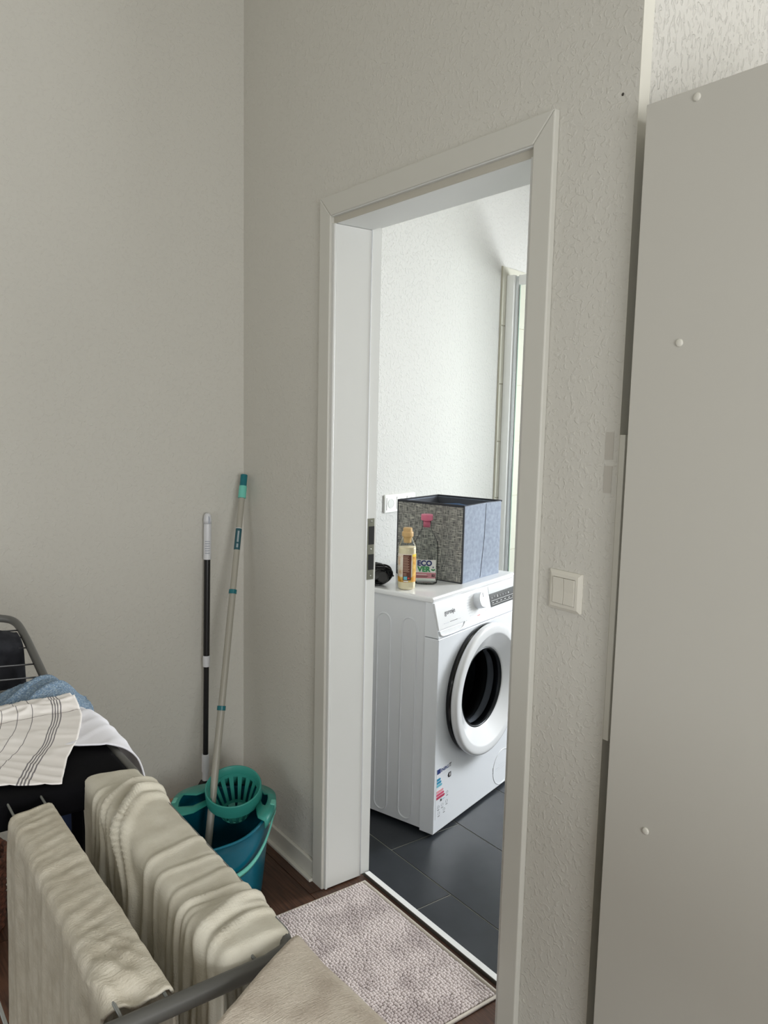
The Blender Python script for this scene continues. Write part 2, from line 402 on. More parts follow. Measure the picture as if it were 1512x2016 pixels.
# struct above is the left lining; the rest are its parts
I0, I1, IT = OX0+0.013, OX1-0.013, 1.985
link('lining', B(I1, OX1, 0.0, 0.121, 0.006, IT), 'lining_white', df)
link('lining_head', B(OX0, OX1, 0.0, 0.121, IT, 2.0), 'lining_white', df)
cw = 0.055
def mitre_leg(x_out, x_in, z_top_out, z_top_in):
    bm = bmesh.new(); prism(bm, [(x_out, 0), (x_in, 0), (x_in, z_top_in), (x_out, z_top_out)], 'y', -0.016, 0.0); return bm
link('casing', mitre_leg(C0, C0+cw, CT, CT-cw), 'casing_white', df, bevel=0.003)
link('casing', mitre_leg(C1, C1-cw, CT, CT-cw), 'casing_white', df, bevel=0.003)
bm = bmesh.new(); prism(bm, [(C0+.0008, CT), (C1-.0008, CT), (C1-cw-.0008, CT-cw), (C0+cw+.0008, CT-cw)], 'y', -0.016, 0.0)
link('casing', bm, 'casing_white', df, bevel=0.003)
link('casing_gap', B(C0+cw, C1-cw, -0.003, -0.0005, IT-0.0, CT-cw+.001), 'dirt', df)
bm = bmesh.new(); box(bm, C0+cw-.001, I0+0.002, -0.009, -0.001, 0.004, IT); box(bm, I1-.002, C1-cw+.001, -0.009, -0.001, 0.004, IT); box(bm, C0+cw, C1-cw, -0.013, -0.001, CT-cw-.003, CT-cw+.001)
link('lining_lip', bm, 'lining_white', df, bevel=0.002)
# rebated edge on the bathroom side
bm = bmesh.new(); box(bm, OX0-0.012, OX0+0.0005, 0.1255, 0.165, 0.0, 2.0); box(bm, OX1-0.0005, OX1+0.012, 0.1255, 0.165, 0.0, 2.0); box(bm, OX0-.012, OX1+.012, 0.1255, 0.165, 1.999, 2.012)
link('rebate', bm, 'lining_white', df)
bm = bmesh.new(); tube(bm, [(OX0+0.0125, 0.1215, 0.006), (OX0+0.0125, 0.1215, IT)], 0.0022, 8)
link('lining_edge', bm, 'washer_trim', df, smooth=True)
sp = link('strike_plate', B(OX0+0.0005, OX0+0.0022, 0.132, 0.158, 0.958, 1.146), 'plate_steel', df)
for z0, z1 in ((1.066, 1.122), (0.988, 1.036)): link('latch_hole', B(OX0+0.0022, OX0+0.0027, 0.137, 0.158, z0, z1), 'black_rubber', sp)
for z in (1.137, 1.051, 0.968):
    bm = bmesh.new(); lathe(bm, [(0.0035, 0), (0.002, 0.0012)], 12); link('screw', bm, 'steel', sp, loc=(OX0+0.0022, 0.146, z), rot=(0, pi/2, 0))
ts = struct('trim_2', B(I0, I1, 0.140, 0.158, -0.01, 0.009), 'alu_white')
link('threshold_face', B(I0, I1, 0.1375, 0.140, -0.01, 0.0085), 'gap_dark', ts)

# ------------------------------------------------------------------ bathroom shell
BA = radians(105); P0 = Vector((-0.063, 0.287))
bdir = Vector((cos(BA), sin(BA))); bn = Vector((sin(BA), -cos(BA)))   # bn points into the bathroom (+x)
bw_len0 = -0.17
def bwp(u, d, z=0): q = P0 + bdir*u + bn*d; return (q.x, q.y, z)
bath_rot = (0, 0, BA)
bath_org = (P0.x, P0.y, 0)
# local frame of that wall: x along the wall, y = -bn (into the wall)
bm = B(bw_len0, 2.9, 0.0, 0.12, 0, HC)
wb = struct('wall_bathroom', bm, 'wallpaper_bath', loc=bath_org, rot=bath_rot)
bm = bmesh.new(); box(bm, -0.95, 0.6, 2.9, 3.02, 0, HC); box(bm, 1.4, 1.46, 2.9, 3.02, 0, HC); box(bm, 0.6, 1.4, 2.9, 3.02, 0, 0.9); box(bm, 0.6, 1.4, 2.9, 3.02, 2.3, HC)
struct('wall_bathroom_window', bm, 'wallpaper_bath')
bm = bmesh.new()
for a in ((.6, .64, .9, 2.3), (1.36, 1.4, .9, 2.3), (.64, 1.36, .9, .94), (.64, 1.36, 2.26, 2.3)): box(bm, a[0], a[1], 2.90, 2.95, a[2], a[3])
struct('window_3', bm, 'trim_white')
bf = struct('floor_bathroom', B(-0.95, 1.46, 0.1585, 2.9, -0.08, -0.0012), 'grout')
TLX, TLY, gr = 0.612, 0.3045, 0.0022
tile_mesh = {}
for r in range(-1, 9):
    y0 = 0.300 + (r-0)*TLY - TLY; y1 = y0 + TLY      # row 0 ends at y=0.300
    off = 0.807 if r % 2 == 0 else 0.502
    x = off - 3*TLX
    while x < 1.46:
        a, b = max(x, -0.95), min(x+TLX, 1.46); c, d = max(y0, 0.1585), min(y1, 2.9)
        if b-a > 0.03 and d-c > 0.03:
            key = (round(b-a, 3), round(d-c, 3))
            if key not in tile_mesh:
                bm = B(gr, key[0]-gr, gr, key[1]-gr, -0.001, 0.0008); me = bpy.data.meshes.new('floor_tile')
                bmesh.ops.recalc_face_normals(bm, faces=bm.faces); bm.to_mesh(me); bm.free(); me.materials.append(MATS['tile_slate']); tile_mesh[key] = me
            o = bpy.data.objects.new('floor_tile', tile_mesh[key]); COL.objects.link(o); o.parent = bf; o.location = (a, c, 0)
        x += TLX
# shower wall tiles (local frame of the bathroom wall, standing proud of the plaster)
SU0, STOP = 1.373, 2.206
bed = link('tile_grout', B(SU0, 2.55, -0.006, 0.0, 0, STOP), 'wall_grout', wb)
TW, TH = 0.24, 0.2885
me_t = None
for c in range(5):
    for r in range(8):
        z1 = STOP - r*TH; z0 = max(z1-TH, 0.0)
        if z1 < 0.03: continue
        full = z1-TH > 0
        if full and me_t: me = me_t
        else:
            bm = B(0.0015, TW-0.0015, -0.010, -0.006, TH-(z1-z0)+0.002, TH-0.002); me = bpy.data.meshes.new('wall_tile')
            bmesh.ops.recalc_face_normals(bm, faces=bm.faces); bm.to_mesh(me); bm.free(); me.materials.append(MATS['wall_tile'])
            if full: me_t = me
        o = bpy.data.objects.new('wall_tile', me); COL.objects.link(o); o.parent = wb; o.location = (SU0 + c*TW, 0, z1-TH)

# shower enclosure: wall profile, rail, glass pane
sh = thing('shower_enclosure', 'clear glass shower screen with white metal wall profile behind the washing machine', 'shower screen', bwp(1.44, 0.01), BA)
link('wall_profile', B(-0.03, 0.012, -0.042, -0.0005, 0.0, 2.165), 'alu_white', sh, bevel=0.003)
link('glass_channel', B(-0.012, 0.004, -0.060, -0.042, 0.0, 2.160), 'chrome', sh, bevel=0.002)
link('top_rail', B(-0.014, 0.014, -0.80, -0.06, 2.118, 2.165), 'alu_white', sh, bevel=0.003)
link('glass_pane', B(-0.003, 0.003, -0.80, -0.06, 0.06, 2.118), 'shower_glass', sh)
link('glass_edge', B(0.004, 0.007, -0.060, -0.057, 0.06, 2.118), 'glass_edge', sh)
link('floor_rail', B(-0.014, 0.014, -0.80, -0.0, 0.0, 0.06), 'alu_white', sh, bevel=0.003)

# triple socket on the bathroom wall
so = thing('wall_socket', 'white wall socket strip half hidden behind the grey storage box', 'socket', bwp(0.58, 0.0, 1.085), BA)
link('cover_frame', B(-0.108, 0.108, -0.010, 0.0, -0.0385, 0.0385), 'socket_white', so, bevel=0.003)
for k in (-1, 0, 1):
    bm = bmesh.new(); prism(bm, [(k*.071-.027, -.027), (k*.071+.027, -.027), (k*.071+.027, .027), (k*.071-.027, .027)], 'y', -.0125, -.010)
    p = link('socket_insert', bm, 'socket_white', so, bevel=0.002)
    bm = bmesh.new(); lathe_y(bm, [(0.0205, -0.0135), (0.0195, -0.0142), (0.0185, -0.0128), (0.0178, -0.0128)], k*.071, 0, 32, (False, True)); link('socket_well', bm, 'socket_in', p, smooth=True)

# ------------------------------------------------------------------ light switch
sw = thing('light_switch', 'off-white double rocker light switch on the wall right of the doorway', 'light switch', (1.4505, 0, 1.110))
bm = bmesh.new()
prism(bm, [(-.0425, -.0405), (.0425, -.0405), (.0425, .0405), (-.0425, .0405)], 'y', -.004, 0)
o = link('cover_frame', bm, 'switch_plastic', sw, bevel=0.0015)
bm = bmesh.new(); vs = []
for s, yy in ((0.0415, -0.004), (0.035, -0.0078), (0.0285, -0.0082)):
    vs.append([bm.verts.new((sx*s, yy, sz*(s-.001))) for sx, sz in ((-1, -1), (1, -1), (1, 1), (-1, 1))])
for a, b in zip(vs, vs[1:]):
    for k in range(4): bm.faces.new((a[k], a[(k+1) % 4], b[(k+1) % 4], b[k]))
link('bevelled_ring', bm, 'switch_plastic', sw)
link('shadow_joint', B(-.0286, .0286, -.006, -.004, -.0277, .0277), 'gap_dark', sw)
for s in (-1, 1):
    bm = bmesh.new()
    prism(bm, [(-.0045, -.0268), (-.0100, -.0268), (-.0092, 0), (-.0108, .0268), (-.0045, .0268)], 'x', min(s*.0006, s*.0276), max(s*.0006, s*.0276))
    link('rocker', bm, 'switch_plastic', sw, bevel=0.0006)

# corner guard in the gap and tape remnants
tag(link('corner_guard', B(XE+0.0020, XE+0.0150, -0.001, 0.022, 0.834, 1.430), 'trim_white', bevel=0.0015), 'narrow white guard strip on the wall corner beside the wardrobe', 'corner guard')
tp = thing('tape_remnant', 'two faint strips of clear tape stuck on the wall by the corner guard', 'tape', (1.540, -0.0006, 1.38))
for z in (0.002, -0.062): link('tape_strip', B(-.011, .007, -.0004, .0004, z, z+.052), 'tape', tp)
# tiny marks on the wall: a nail hole
bm = bmesh.new(); lathe_y(bm, [(0.003, -0.0004), (0.0015, -0.0012)], 0, 0, 10, (True, True))
tag(link('nail', bm, 'gap_dark', loc=(1.524, 0, 2.045)), 'tiny dark nail in the wall above and right of the door frame', 'nail')

# ------------------------------------------------------------------ wardrobe
wd = thing('wardrobe', 'tall pale grey wardrobe seen from its plain side panel with round cover caps', 'wardrobe', (1.599, -0.030, 0))
WDP = 0.60; WLN = 1.0; WH = 1.9985
link('side_panel', B(0.0, WDP, 0.0, 0.018, 0.0, WH), 'panel_grey', wd, bevel=0.0012)
link('side_panel', B(0.0, WDP, WLN-0.018, WLN, 0.0, WH), 'panel_grey', wd, bevel=0.0012)
link('top_panel', B(0.001, WDP-.002, 0.018, WLN-0.018, WH-0.02, WH-0.002), 'panel_grey', wd)
link('bottom_panel', B(0.004, WDP-.002, 0.018, WLN-0.018, 0.05, 0.068), 'panel_grey', wd)
link('back_panel', B(0.0005, 0.004, 0.018, WLN-0.018, 0.02, WH-0.02), 'panel_grey', wd)
for a, b in ((0.003, WLN/2-.0015), (WLN/2+.0015, WLN-.003)):
    d = link('door', B(WDP+.001, WDP+.019, a, b, 0.05, WH-.002), 'panel_grey', wd, bevel=0.0012)
    hy = WLN/2 + (-.05 if a < .1 else .05)
    bm = bmesh.new(); tube(bm, smooth_path([(WDP+.019, hy, 0.95), (WDP+.045, hy, 0.96), (WDP+.045, hy, 1.12), (WDP+.019, hy, 1.13)], 2), .005, 8); link('handle', bm, 'steel', d, smooth=True)
def cap(x, z):
    bm = bmesh.new(); lathe_y(bm, [(0.0068, 0.0), (0.0066, -0.0018), (0.005, -0.0030)], 0, 0, 24, (False, True)); link('cover_cap', bm, 'cover_cap', wd, smooth=True, loc=(x, 0, z))
cap(0.097, 1.983); cap(0.094, 1.589); cap(0.090, 0.711)

# ------------------------------------------------------------------ washing machine
wm = thing('washing_machine', 'white front-loading washing machine standing on slate tiles in the bathroom', 'washing machine', (0.525, 0.462, 0), radians(107))
WW, WDp = 0.60, 0.50
fp = 0.058
bm = bmesh.new()      # open shell, so the drum can be seen through the door glass
for a in ((0.006, 0.009, fp, WDp, 0.018, 0.830), (WW-.009, WW-.006, fp, WDp, 0.018, 0.830), (0.009, WW-.009, WDp-.003, WDp, 0.018, 0.830), (0.009, WW-.009, fp, WDp-.003, 0.018, 0.022)): box(bm, *a)
link('cabinet', bm, 'washer_side', wm)
# two stadium-shaped pressings on each side wall
for x, nx in ((0.006, -1), (WW-.006, 1)):
    for y0, y1 in ((0.205, 0.262), (0.095, 0.154)):
        r = (y1-y0)/2; c = (y0+y1)/2
        pts = [(x, c + r*cos(a), 0.735 + r*sin(a)) for a in [pi*i/14 for i in range(15)]] + [(x, c + r*cos(a), 0.062 + r*sin(a)) for a in [pi + pi*i/14 for i in range(15)]]
        bm = bmesh.new(); tube(bm, pts, 0.0032, 8, closed=True); link('pressed_rib', bm, 'washer_side', wm, smooth=True)
# front frame: ring of side cheeks with a shadow joint
bm = bmesh.new()
N = 96; cx, cz, R0 = 0.297, 0.468, 0.150
def rect_pt(a, x0, x1, z0, z1):
    dx, dz = cos(a), sin(a); t = min(((x1-cx) if dx > 0 else (x0-cx))/dx if abs(dx) > 1e-6 else 9, ((z1-cz) if dz > 0 else (z0-cz))/dz if abs(dz) > 1e-6 else 9)
    return (cx+dx*t, cz+dz*t)
ang = sorted(set([2*pi*k/N for k in range(N)] + [math.atan2(z-cz, x-cx) % (2*pi) for x in (0, WW) for z in (0.012, 0.710)]))
o1 = [bm.verts.new((*[rect_pt(a, 0, WW, 0.012, 0.710)[0]], 0, rect_pt(a, 0, WW, 0.012, 0.710)[1])) for a in ang]
i1 = [bm.verts.new((cx+R0*1.38*cos(a), 0, cz+R0*1.38*sin(a))) for a in ang]
o2 = [bm.verts.new((v.co.x, fp-.002, v.co.z)) for v in o1]
i2 = [bm.verts.new((v.co.x, 0.03, v.co.z)) for v in i1]
n = len(ang)
for k in range(n):
    q = (k+1) % n
    bm.faces.new((o1[k], o1[q], i1[q], i1[k])); bm.faces.new((o1[k], o2[k], o2[q], o1[q])); bm.faces.new((i1[k], i1[q], i2[q], i2[k]))
link('front_panel', bm, 'washer_white', wm, bevel=0.003)
# control panel leans back
bm = bmesh.new()
prism(bm, [(0.0, 0.712), (0.030, 0.836), (fp, 0.836), (fp, 0.712)], 'x', 0.0, WW)
link('control_panel', bm, 'washer_white', wm, bevel=0.002)
def cpm(x, z, off=0.0):
    """matrix for flat print on the leaning control panel; z is height"""
    t = (z-0.712)/0.124
    return frame_mtx((x, 0.030*t-off, z), (1, 0, 0), (0, 0.030, 0.124))
def cp_quad(name, x0, x1, z0, z1, off, m, thick=0.001, parent=None, bev=0, skew=0):
    bm = bmesh.new(); y = lambda z: 0.030*(z-0.712)/0.124
    prism(bm, [(y(z0)-off, z0), (y(z1)-off, z1), (y(z1)-off+thick, z1), (y(z0)-off+thick, z0)], 'x', x0, x1)
    return link(name, bm, m, parent or wm, bevel=bev)
link('lid', B(-0.003, WW+0.003, 0.026, WDp+.01, 0.830, 0.850), 'washer_trim', wm, bevel=0.006)
dr = cp_quad('detergent_drawer', 0.004, 0.188, 0.740, 0.830, 0.005, 'washer_trim', 0.006, bev=0.0015)
cp_quad('drawer_handle', 0.012, 0.165, 0.715, 0.736, 0.0012, 'washer_trim', 0.002, dr, bev=0.004)
bm = bmesh.new(); tube(bm, smooth_path([(0.008, 0.003, 0.737), (0.012, -0.001, 0.722), (0.04, -0.002, 0.717), (0.13, -0.002, 0.717), (0.158, 0.0, 0.722), (0.178, 0.004, 0.737)], 2), 0.0026, 8); link('handle_rim', bm, 'washer_trim', dr, smooth=True)
text_obj('brand_lettering', 'gorenje', 0.0225, 'text_grey', dr, cpm(0.088, 0.790, 0.0056), 0.0003)
for x0, x1, z in ((0.040, 0.074, 0.7560), (0.080, 0.128, 0.7563), (0.132, 0.150, 0.7560)):
    cp_quad('small_print', x0, x1, z, z+.0016, 0.0056, 'text_grey' if x0 > .078 and x0 < .1 else 'line_grey', 0.0006, dr)
cp_quad('program_field', 0.192, 0.372, 0.736, 0.828, 0.0008, 'washer_trim', 0.001, bev=0)
for k in range(8):
    z = 0.749 + k*0.0092
    cp_quad('program_mark', 0.208+.003*abs(k-3.5), 0.236+.002*abs(k-3.5), z, z+.0012, 0.0014, 'line_grey', 0.0005)
    cp_quad('program_mark', 0.338-.003*abs(k-3.5), 0.362-.003*abs(k-3.5), z, z+.0012, 0.0014, 'line_grey', 0.0005)
cp_quad('program_mark', 0.270, 0.288, 0.7405, 0.7422, 0.0014, 'red_mark', 0.0005)
bm = bmesh.new(); lathe_y(bm, [(0.030, 0.022), (0.030, 0.004), (0.0292, -0.010), (0.0275, -0.0125)], 0, 0, 48, (True, True))
kb = link('program_knob', bm, 'washer_white', wm, smooth=False, loc=(0.288, 0.004, 0.796), rot=(radians(-15), 0, 0), bevel=0.001)
link('knob_pointer', B(-.0014, .0014, -.0132, -.0125, 0.010, 0.027), 'text_grey', kb)
dp = cp_quad('display', 0.376, 0.590, 0.752, 0.800, 0.0012, 'display_dark', 0.0012)
cp_quad('display_top', 0.376, 0.590, 0.800, 0.829, 0.0012, 'display_light', 0.0012, dp)  # reflection across the display's upper part, put in as a pale colour
for z in (0.773, 0.759): cp_quad('display_line', 0.384, 0.585, z, z+.0008, 0.0018, 'white_ink', 0.0004, dp)
for k, ch in enumerate('v*2::-o'): text_obj('display_symbol', ch, 0.011, 'white_ink', dp, cpm(0.392+k*.022, 0.785, 0.0018), 0.0003)
for k in range(6): cp_quad('display_symbol', 0.388+k*.032, 0.400+k*.032, 0.765, 0.7665, 0.0018, 'white_ink', 0.0004, dp)
# door
bm = bmesh.new(); lathe_y(bm, [(0.236, 0.002), (0.240, -0.006), (0.240, -0.022), (0.225, -0.024)], cx, cz, 96)
link('door_gasket', bm, 'black_gloss', wm, smooth=True)
bm = bmesh.new(); lathe_y(bm, [(0.232, -0.020), (0.243, -0.024), (0.2455, -0.034), (0.242, -0.042), (0.2375, -0.0450), (0.233, -0.0462), (0.226, -0.0466), (0.212, -0.0466), (0.2085, -0.0460), (0.206, -0.0445), (0.203, -0.0425), (0.196, -0.0385), (0.176, -0.026), (0.156, -0.014), (0.149, -0.010), (0.146, -0.004), (0.145, 0.012), (0.145, 0.05)], cx, cz, 96)
door = link('door', bm, 'washer_trim', wm, smooth=True)
bm = bmesh.new(); lathe_y(bm, [(0.1485, -0.0085), (0.1455, -0.0115), (0.1415, -0.006), (0.139, 0.02)], cx, cz, 72)
link('inner_ring', bm, 'drum_dark', door, smooth=True)
bm = bmesh.new(); lathe_y(bm, [(0.1430, -0.003), (0.135, 0.010), (0.118, 0.05), (0.095, 0.085), (0.05, 0.10), (0.002, 0.102)], cx, cz, 72, (False, True))
link('glass_bowl', bm, 'door_glass', door, smooth=True)
bm = bmesh.new(); lathe_y(bm, [(0.143, 0.045), (0.165, 0.06), (0.20, 0.11), (0.215, 0.16), (0.215, 0.42), (0.01, 0.42)], cx, cz, 72, (False, True))
link('drum', bm, 'drum_steel', wm, smooth=True)
bm = bmesh.new(); lathe_y(bm, [(0.18, 0.052), (0.146, 0.05), (0.144, 0.085), (0.155, 0.11), (0.2, 0.10)], cx, cz, 72)
link('rubber_bellows', bm, 'black_rubber', wm, smooth=True)
# energy sticker printed on the front (real label, laid flat)
en = link('energy_label', B(0.012, 0.112, -0.0006, -0.0001, 0.062, 0.246), 'washer_white', wm)
fm = lambda x, z: frame_mtx((x, -0.0008, z), (1, 0, 0), (0, 0, 1))
def fq(name, x0, x1, z0, z1, m, arrow=0):
    bm = bmesh.new(); pts = [(x0, z0), (x1, z0), (x1+arrow, (z0+z1)/2), (x1, z1), (x0, z1)] if arrow else [(x0, z0), (x1, z0), (x1, z1), (x0, z1)]
    prism(bm, pts, 'y', -0.0011, -0.0006); return link(name, bm, m, en)
fq('eu_flag', 0.016, 0.038, 0.226, 0.243, 'blue_eu')
text_obj('energy_lettering', 'ENERG', 0.016, 'blue_eu', en, fm(0.065, 0.233), 0.0004)
text_obj('energy_lettering', 'IT', 0.019, 'text_grey', en, fm(0.101, 0.234), 0.0006)
fq('rule_line', 0.050, 0.108, 0.2185, 0.2192, 'line_grey')
for i, (ln, m) in enumerate(((0.020, 'arrow_blue'), (0.025, 'arrow_blue'), (0.030, 'arrow_blue_light'), None or (0.034, 'washer_white'), (0.040, 'arrow_pink_light'), (0.045, 'arrow_pink'), (0.050, 'arrow_red'))):
    if m == 'washer_white': continue
    z = 0.205 - i*0.0112
    fq('class_arrow', 0.016, 0.016+ln, z-.0045, z+.0045, m, 0.005)
bm = bmesh.new(); prism(bm, [(0.086, 0.199), (0.092, 0.190), (0.108, 0.190), (0.108, 0.208), (0.092, 0.208)], 'y', -0.0011, -0.0006); link('class_badge', bm, 'black_ink', en)
text_obj('class_letter', 'E', 0.013, 'white_ink', en, frame_mtx((0.100, -0.0014, 0.199), (1, 0, 0), (0, 0, 1)), 0.0005)
text_obj('consumption_figure', '56', 0.012, 'black_ink', en, fm(0.046, 0.124), 0.0005)
for x0, x1, z in ((0.056, 0.070, 0.124),): fq('rule_line', x0, x1, z-.001, z+.001, 'arrow_blue_light')
for x, z in ((0.030, 0.104), (0.055, 0.104), (0.086, 0.138), (0.084, 0.106), (0.034, 0.080), (0.068, 0.082)):
    bm = bmesh.new(); tube(bm, [(x+.006*cos(a), -.0008, z+.006*sin(a)) for a in [2*pi*k/12 for k in range(12)]], 0.0006, 5, closed=True); link('pictogram', bm, 'line_grey', en)
    fq('pictogram_text', x-.005, x+.006, z-.0125, z-.0105, 'text_grey')
# pump filter cover
bm = bmesh.new(); tube(bm, [(0.497+.072*cos(a), -.0003, 0.088+.070*sin(a)) for a in [2*pi*k/48 for k in range(48)]], 0.0013, 6, closed=True)
fc = link('filter_cover', bm, 'washer_trim', wm, smooth=True)
link('filter_slot', B(0.424, 0.428, -.0008, 0.0002, 0.080, 0.104), 'text_grey', fc)
for x0, x1, z in ((0.45, 0.53, 0.092), (0.45, 0.52, 0.084), (0.47, 0.53, 0.101)): link('small_print', B(x0, x1, -.0006, 0.0002, z, z+.001), 'line_grey', fc)
for x in (0.06, 0.54):
    for y in (0.09, 0.45):
        bm = bmesh.new(); lathe(bm, [(0.022, 0), (0.022, 0.008), (0.012, 0.010), (0.012, 0.019)], 20); link('foot', bm, 'black_rubber', wm, loc=(x, y, 0.0009))

# ------------------------------------------------------------------ things on the washing machine
ZT = 0.8505
sb = thing('storage_box', 'square fabric storage box with grey tweed front and blue sides on the washing machine', 'storage box', (0.380, 0.690, ZT), radians(107))
bx, by, bh, tk = 0.285, 0.295, 0.288, 0.004
link('front_panel', B(0.0, tk, 0.003, by-.003, 0.0, bh), 'tweed', sb)
link('rear_panel', B(bx-tk, bx, 0.003, by-.003, 0.0, bh), 'felt_blue', sb)
bm = bmesh.new()   # right-hand side is folded: a shallow crease runs up it
prism(bm, [(tk, 0.0), (0.168, 0.0045), (bx-tk, 0.0), (bx-tk, 0.003), (0.168, 0.0075), (tk, 0.003)], 'z', 0.0, bh-.001)
link('side_panel', bm, 'felt_blue', sb)
link('side_panel', B(tk, bx-tk, by-.003, by, 0.0, bh), 'felt_blue', sb)
link('base_panel', B(tk, bx-tk, 0.008, by-.003, 0.001, 0.005), 'felt_dark', sb)
bm = bmesh.new(); box(bm, 0.006, bx-.006, 0.0078, 0.0088, 0.005, bh-.008); box(bm, 0.006, bx-.006, by-.005, by-.0035, 0.005, bh-.008); box(bm, bx-.006, bx-.0045, 0.009, by-.006, 0.005, bh-.008); box(bm, 0.0045, 0.006, 0.009, by-.006, 0.005, bh-.008)
link('lining', bm, 'felt_inside', sb)
bm = bmesh.new()
for a in ((-.001, .005, -.001, by+.001, bh-.007, bh+.001), (bx-.005, bx+.001, -.001, by+.001, bh-.005, bh+.001), (.005, bx-.005, by-.004, by+.001, bh-.005, bh+.001), (-.001, .0045, -.0015, .003, .001, bh), (-.0012, .002, by-.003, by+.001, .001, bh), (-.001, .004, 0.0, by, -0.0003, .003)):
    box(bm, *a)
link('edge_binding', bm, 'felt_dark', sb)
bm = bmesh.new(); tube(bm, [(0.004, 0.0015, bh-.001), (0.168, 0.0065, bh-.001), (bx-.004, 0.0015, bh-.001)], 0.0022, 6); tube(bm, [(0.170, 0.0045, bh-.004), (0.163, 0.0042, 0.15), (0.140, 0.0035, 0.003)], 0.0012, 6)
link('edge_seam', bm, 'felt_dark', sb)  # dark strands along the top edge and down the fold
# the blue bundle whose top shows above the rim
bm = bmesh.new(); lathe(bm, [(0.085, 0.0), (0.098, 0.05), (0.100, 0.18), (0.092, 0.245), (0.080, 0.262), (0.066, 0.262), (0.060, 0.245), (0.058, 0.18), (0.01, 0.17)], 40, 1, 0.85)
for v in bm.verts: v.co += Vector((1, 1, .6))*0.006*noise.noise(v.co*28)
oo = link('folded_cloth_bundle', bm, 'denim_item', smooth=True, loc=(0.225, 0.785, ZT+.006)); tag(oo, 'blue rolled cloth inside the tweed storage box, only its top rim showing', 'cloth')

def superlathe(bm, prof, ex, n=40, mi=0, cap=True):
    """rounded-rectangular section: prof rows (half width, half depth, z)"""
    rings = []
    for w, d, z in prof:
        rg = []
        for k in range(n):
            a = 2*pi*k/n; c, s = cos(a), sin(a)
            rg.append(bm.verts.new((w*math.copysign(abs(c)**(2/ex), c), d*math.copysign(abs(s)**(2/ex), s), z)))
        rings.append(rg)
    for a, b in zip(rings, rings[1:]):
        for k in range(n): bm.faces.new((a[k], a[(k+1) % n], b[(k+1) % n], b[k])).material_index = mi
    if cap: bm.faces.new(rings[0][::-1]).material_index = mi; bm.faces.new(rings[-1]).material_index = mi
FACE = math.atan2(Rv.y, Rv.x)        # bottles stand with their fronts toward the doorway
cb = thing('detergent_bottle', 'clear empty detergent bottle with a pink cap before the storage box', 'bottle', (0.300, 0.583, ZT), radians(50))
bm = bmesh.new(); superlathe(bm, [(.036, .022, 0.0), (.043, .026, 0.004), (.0445, .027, 0.02), (.0445, .027, 0.135), (.041, .025, 0.155), (.031, .021, 0.175), (.021, .017, 0.195), (.0165, .0155, 0.205), (.0155, .015, 0.215), (.0155, .015, 0.236)], 3.0)
link('bottle_body', bm, 'bottle_glass', cb, smooth=True)
bm = bmesh.new(); lathe(bm, [(0.0128, 0.208), (0.0132, 0.232)], 28); link('pour_spout', bm, 'pink_cap', cb, smooth=True)
bm = bmesh.new(); lathe(bm, [(0.0175, 0.232), (0.0215, 0.2345), (0.0218, 0.252), (0.0205, 0.2545)], 36); link('cap', bm, 'pink_cap', cb)
lb = link('front_label', B(-.037, .037, -.0278, -.0272, 0.016, 0.092), 'label_white', cb)
def lq(par, name, x0, x1, z0, z1, m, y=-.0284): return link(name, B(x0, x1, y, y+.0007, z0, z1), m, par)
lq(lb, 'label_band', -.037, .037, 0.024, 0.045, 'label_mauve'); lq(lb, 'label_line', -.037, .037, 0.0195, 0.0205, 'label_green_line')
bfm = lambda x, z, y=-.0292: frame_mtx((x, y, z), (1, 0, 0), (0, 0, 1))
text_obj('lettering', 'ECO', 0.0265, 'eco_blue', lb, bfm(-.004, .0785), 0.0011)
text_obj('lettering', 'VER', 0.0265, 'eco_green', lb, bfm(-.006, .0565), 0.0011)
text_obj('lettering', '22', 0.012, 'black_ink', lb, bfm(.028, .0345), 0.0004)
for x0, x1, z in ((-.033, .004, .037), (-.033, .010, .031), (-.033, .006, .0275)): lq(lb, 'small_print', x0, x1, z, z+.0016, 'label_white' if z > .035 else 'label_brown', -.0289)
for a0 in (40, 140):   # two leaves and a small flower
    bm = bmesh.new(); cxx, czz = .0275 + .0042*cos(radians(a0)), .0535 + .0016
    prism(bm, [(cxx + .0047*cos(t)*cos(radians(a0)) - .0028*sin(t)*sin(radians(a0)), czz + .0047*cos(t)*sin(radians(a0)) + .0028*sin(t)*cos(radians(a0))) for t in [2*pi*k/14 for k in range(14)]], 'y', -.0289, -.0284); link('leaf_emblem', bm, 'eco_green', lb)
bm = bmesh.new()
for k in range(3):
    a = pi*k/3; d = Vector((cos(a), 0, sin(a))); nn = Vector((-sin(a), 0, cos(a)))
    q = [Vector((.0275, -.0288, .0650)) + d*s*.0036 + nn*t*.0006 for s, t in ((-1, -1), (1, -1), (1, 1), (-1, 1))]; bm.faces.new([bm.verts.new(v) for v in q])
link('flower_emblem', bm, 'eco_blue', lb)

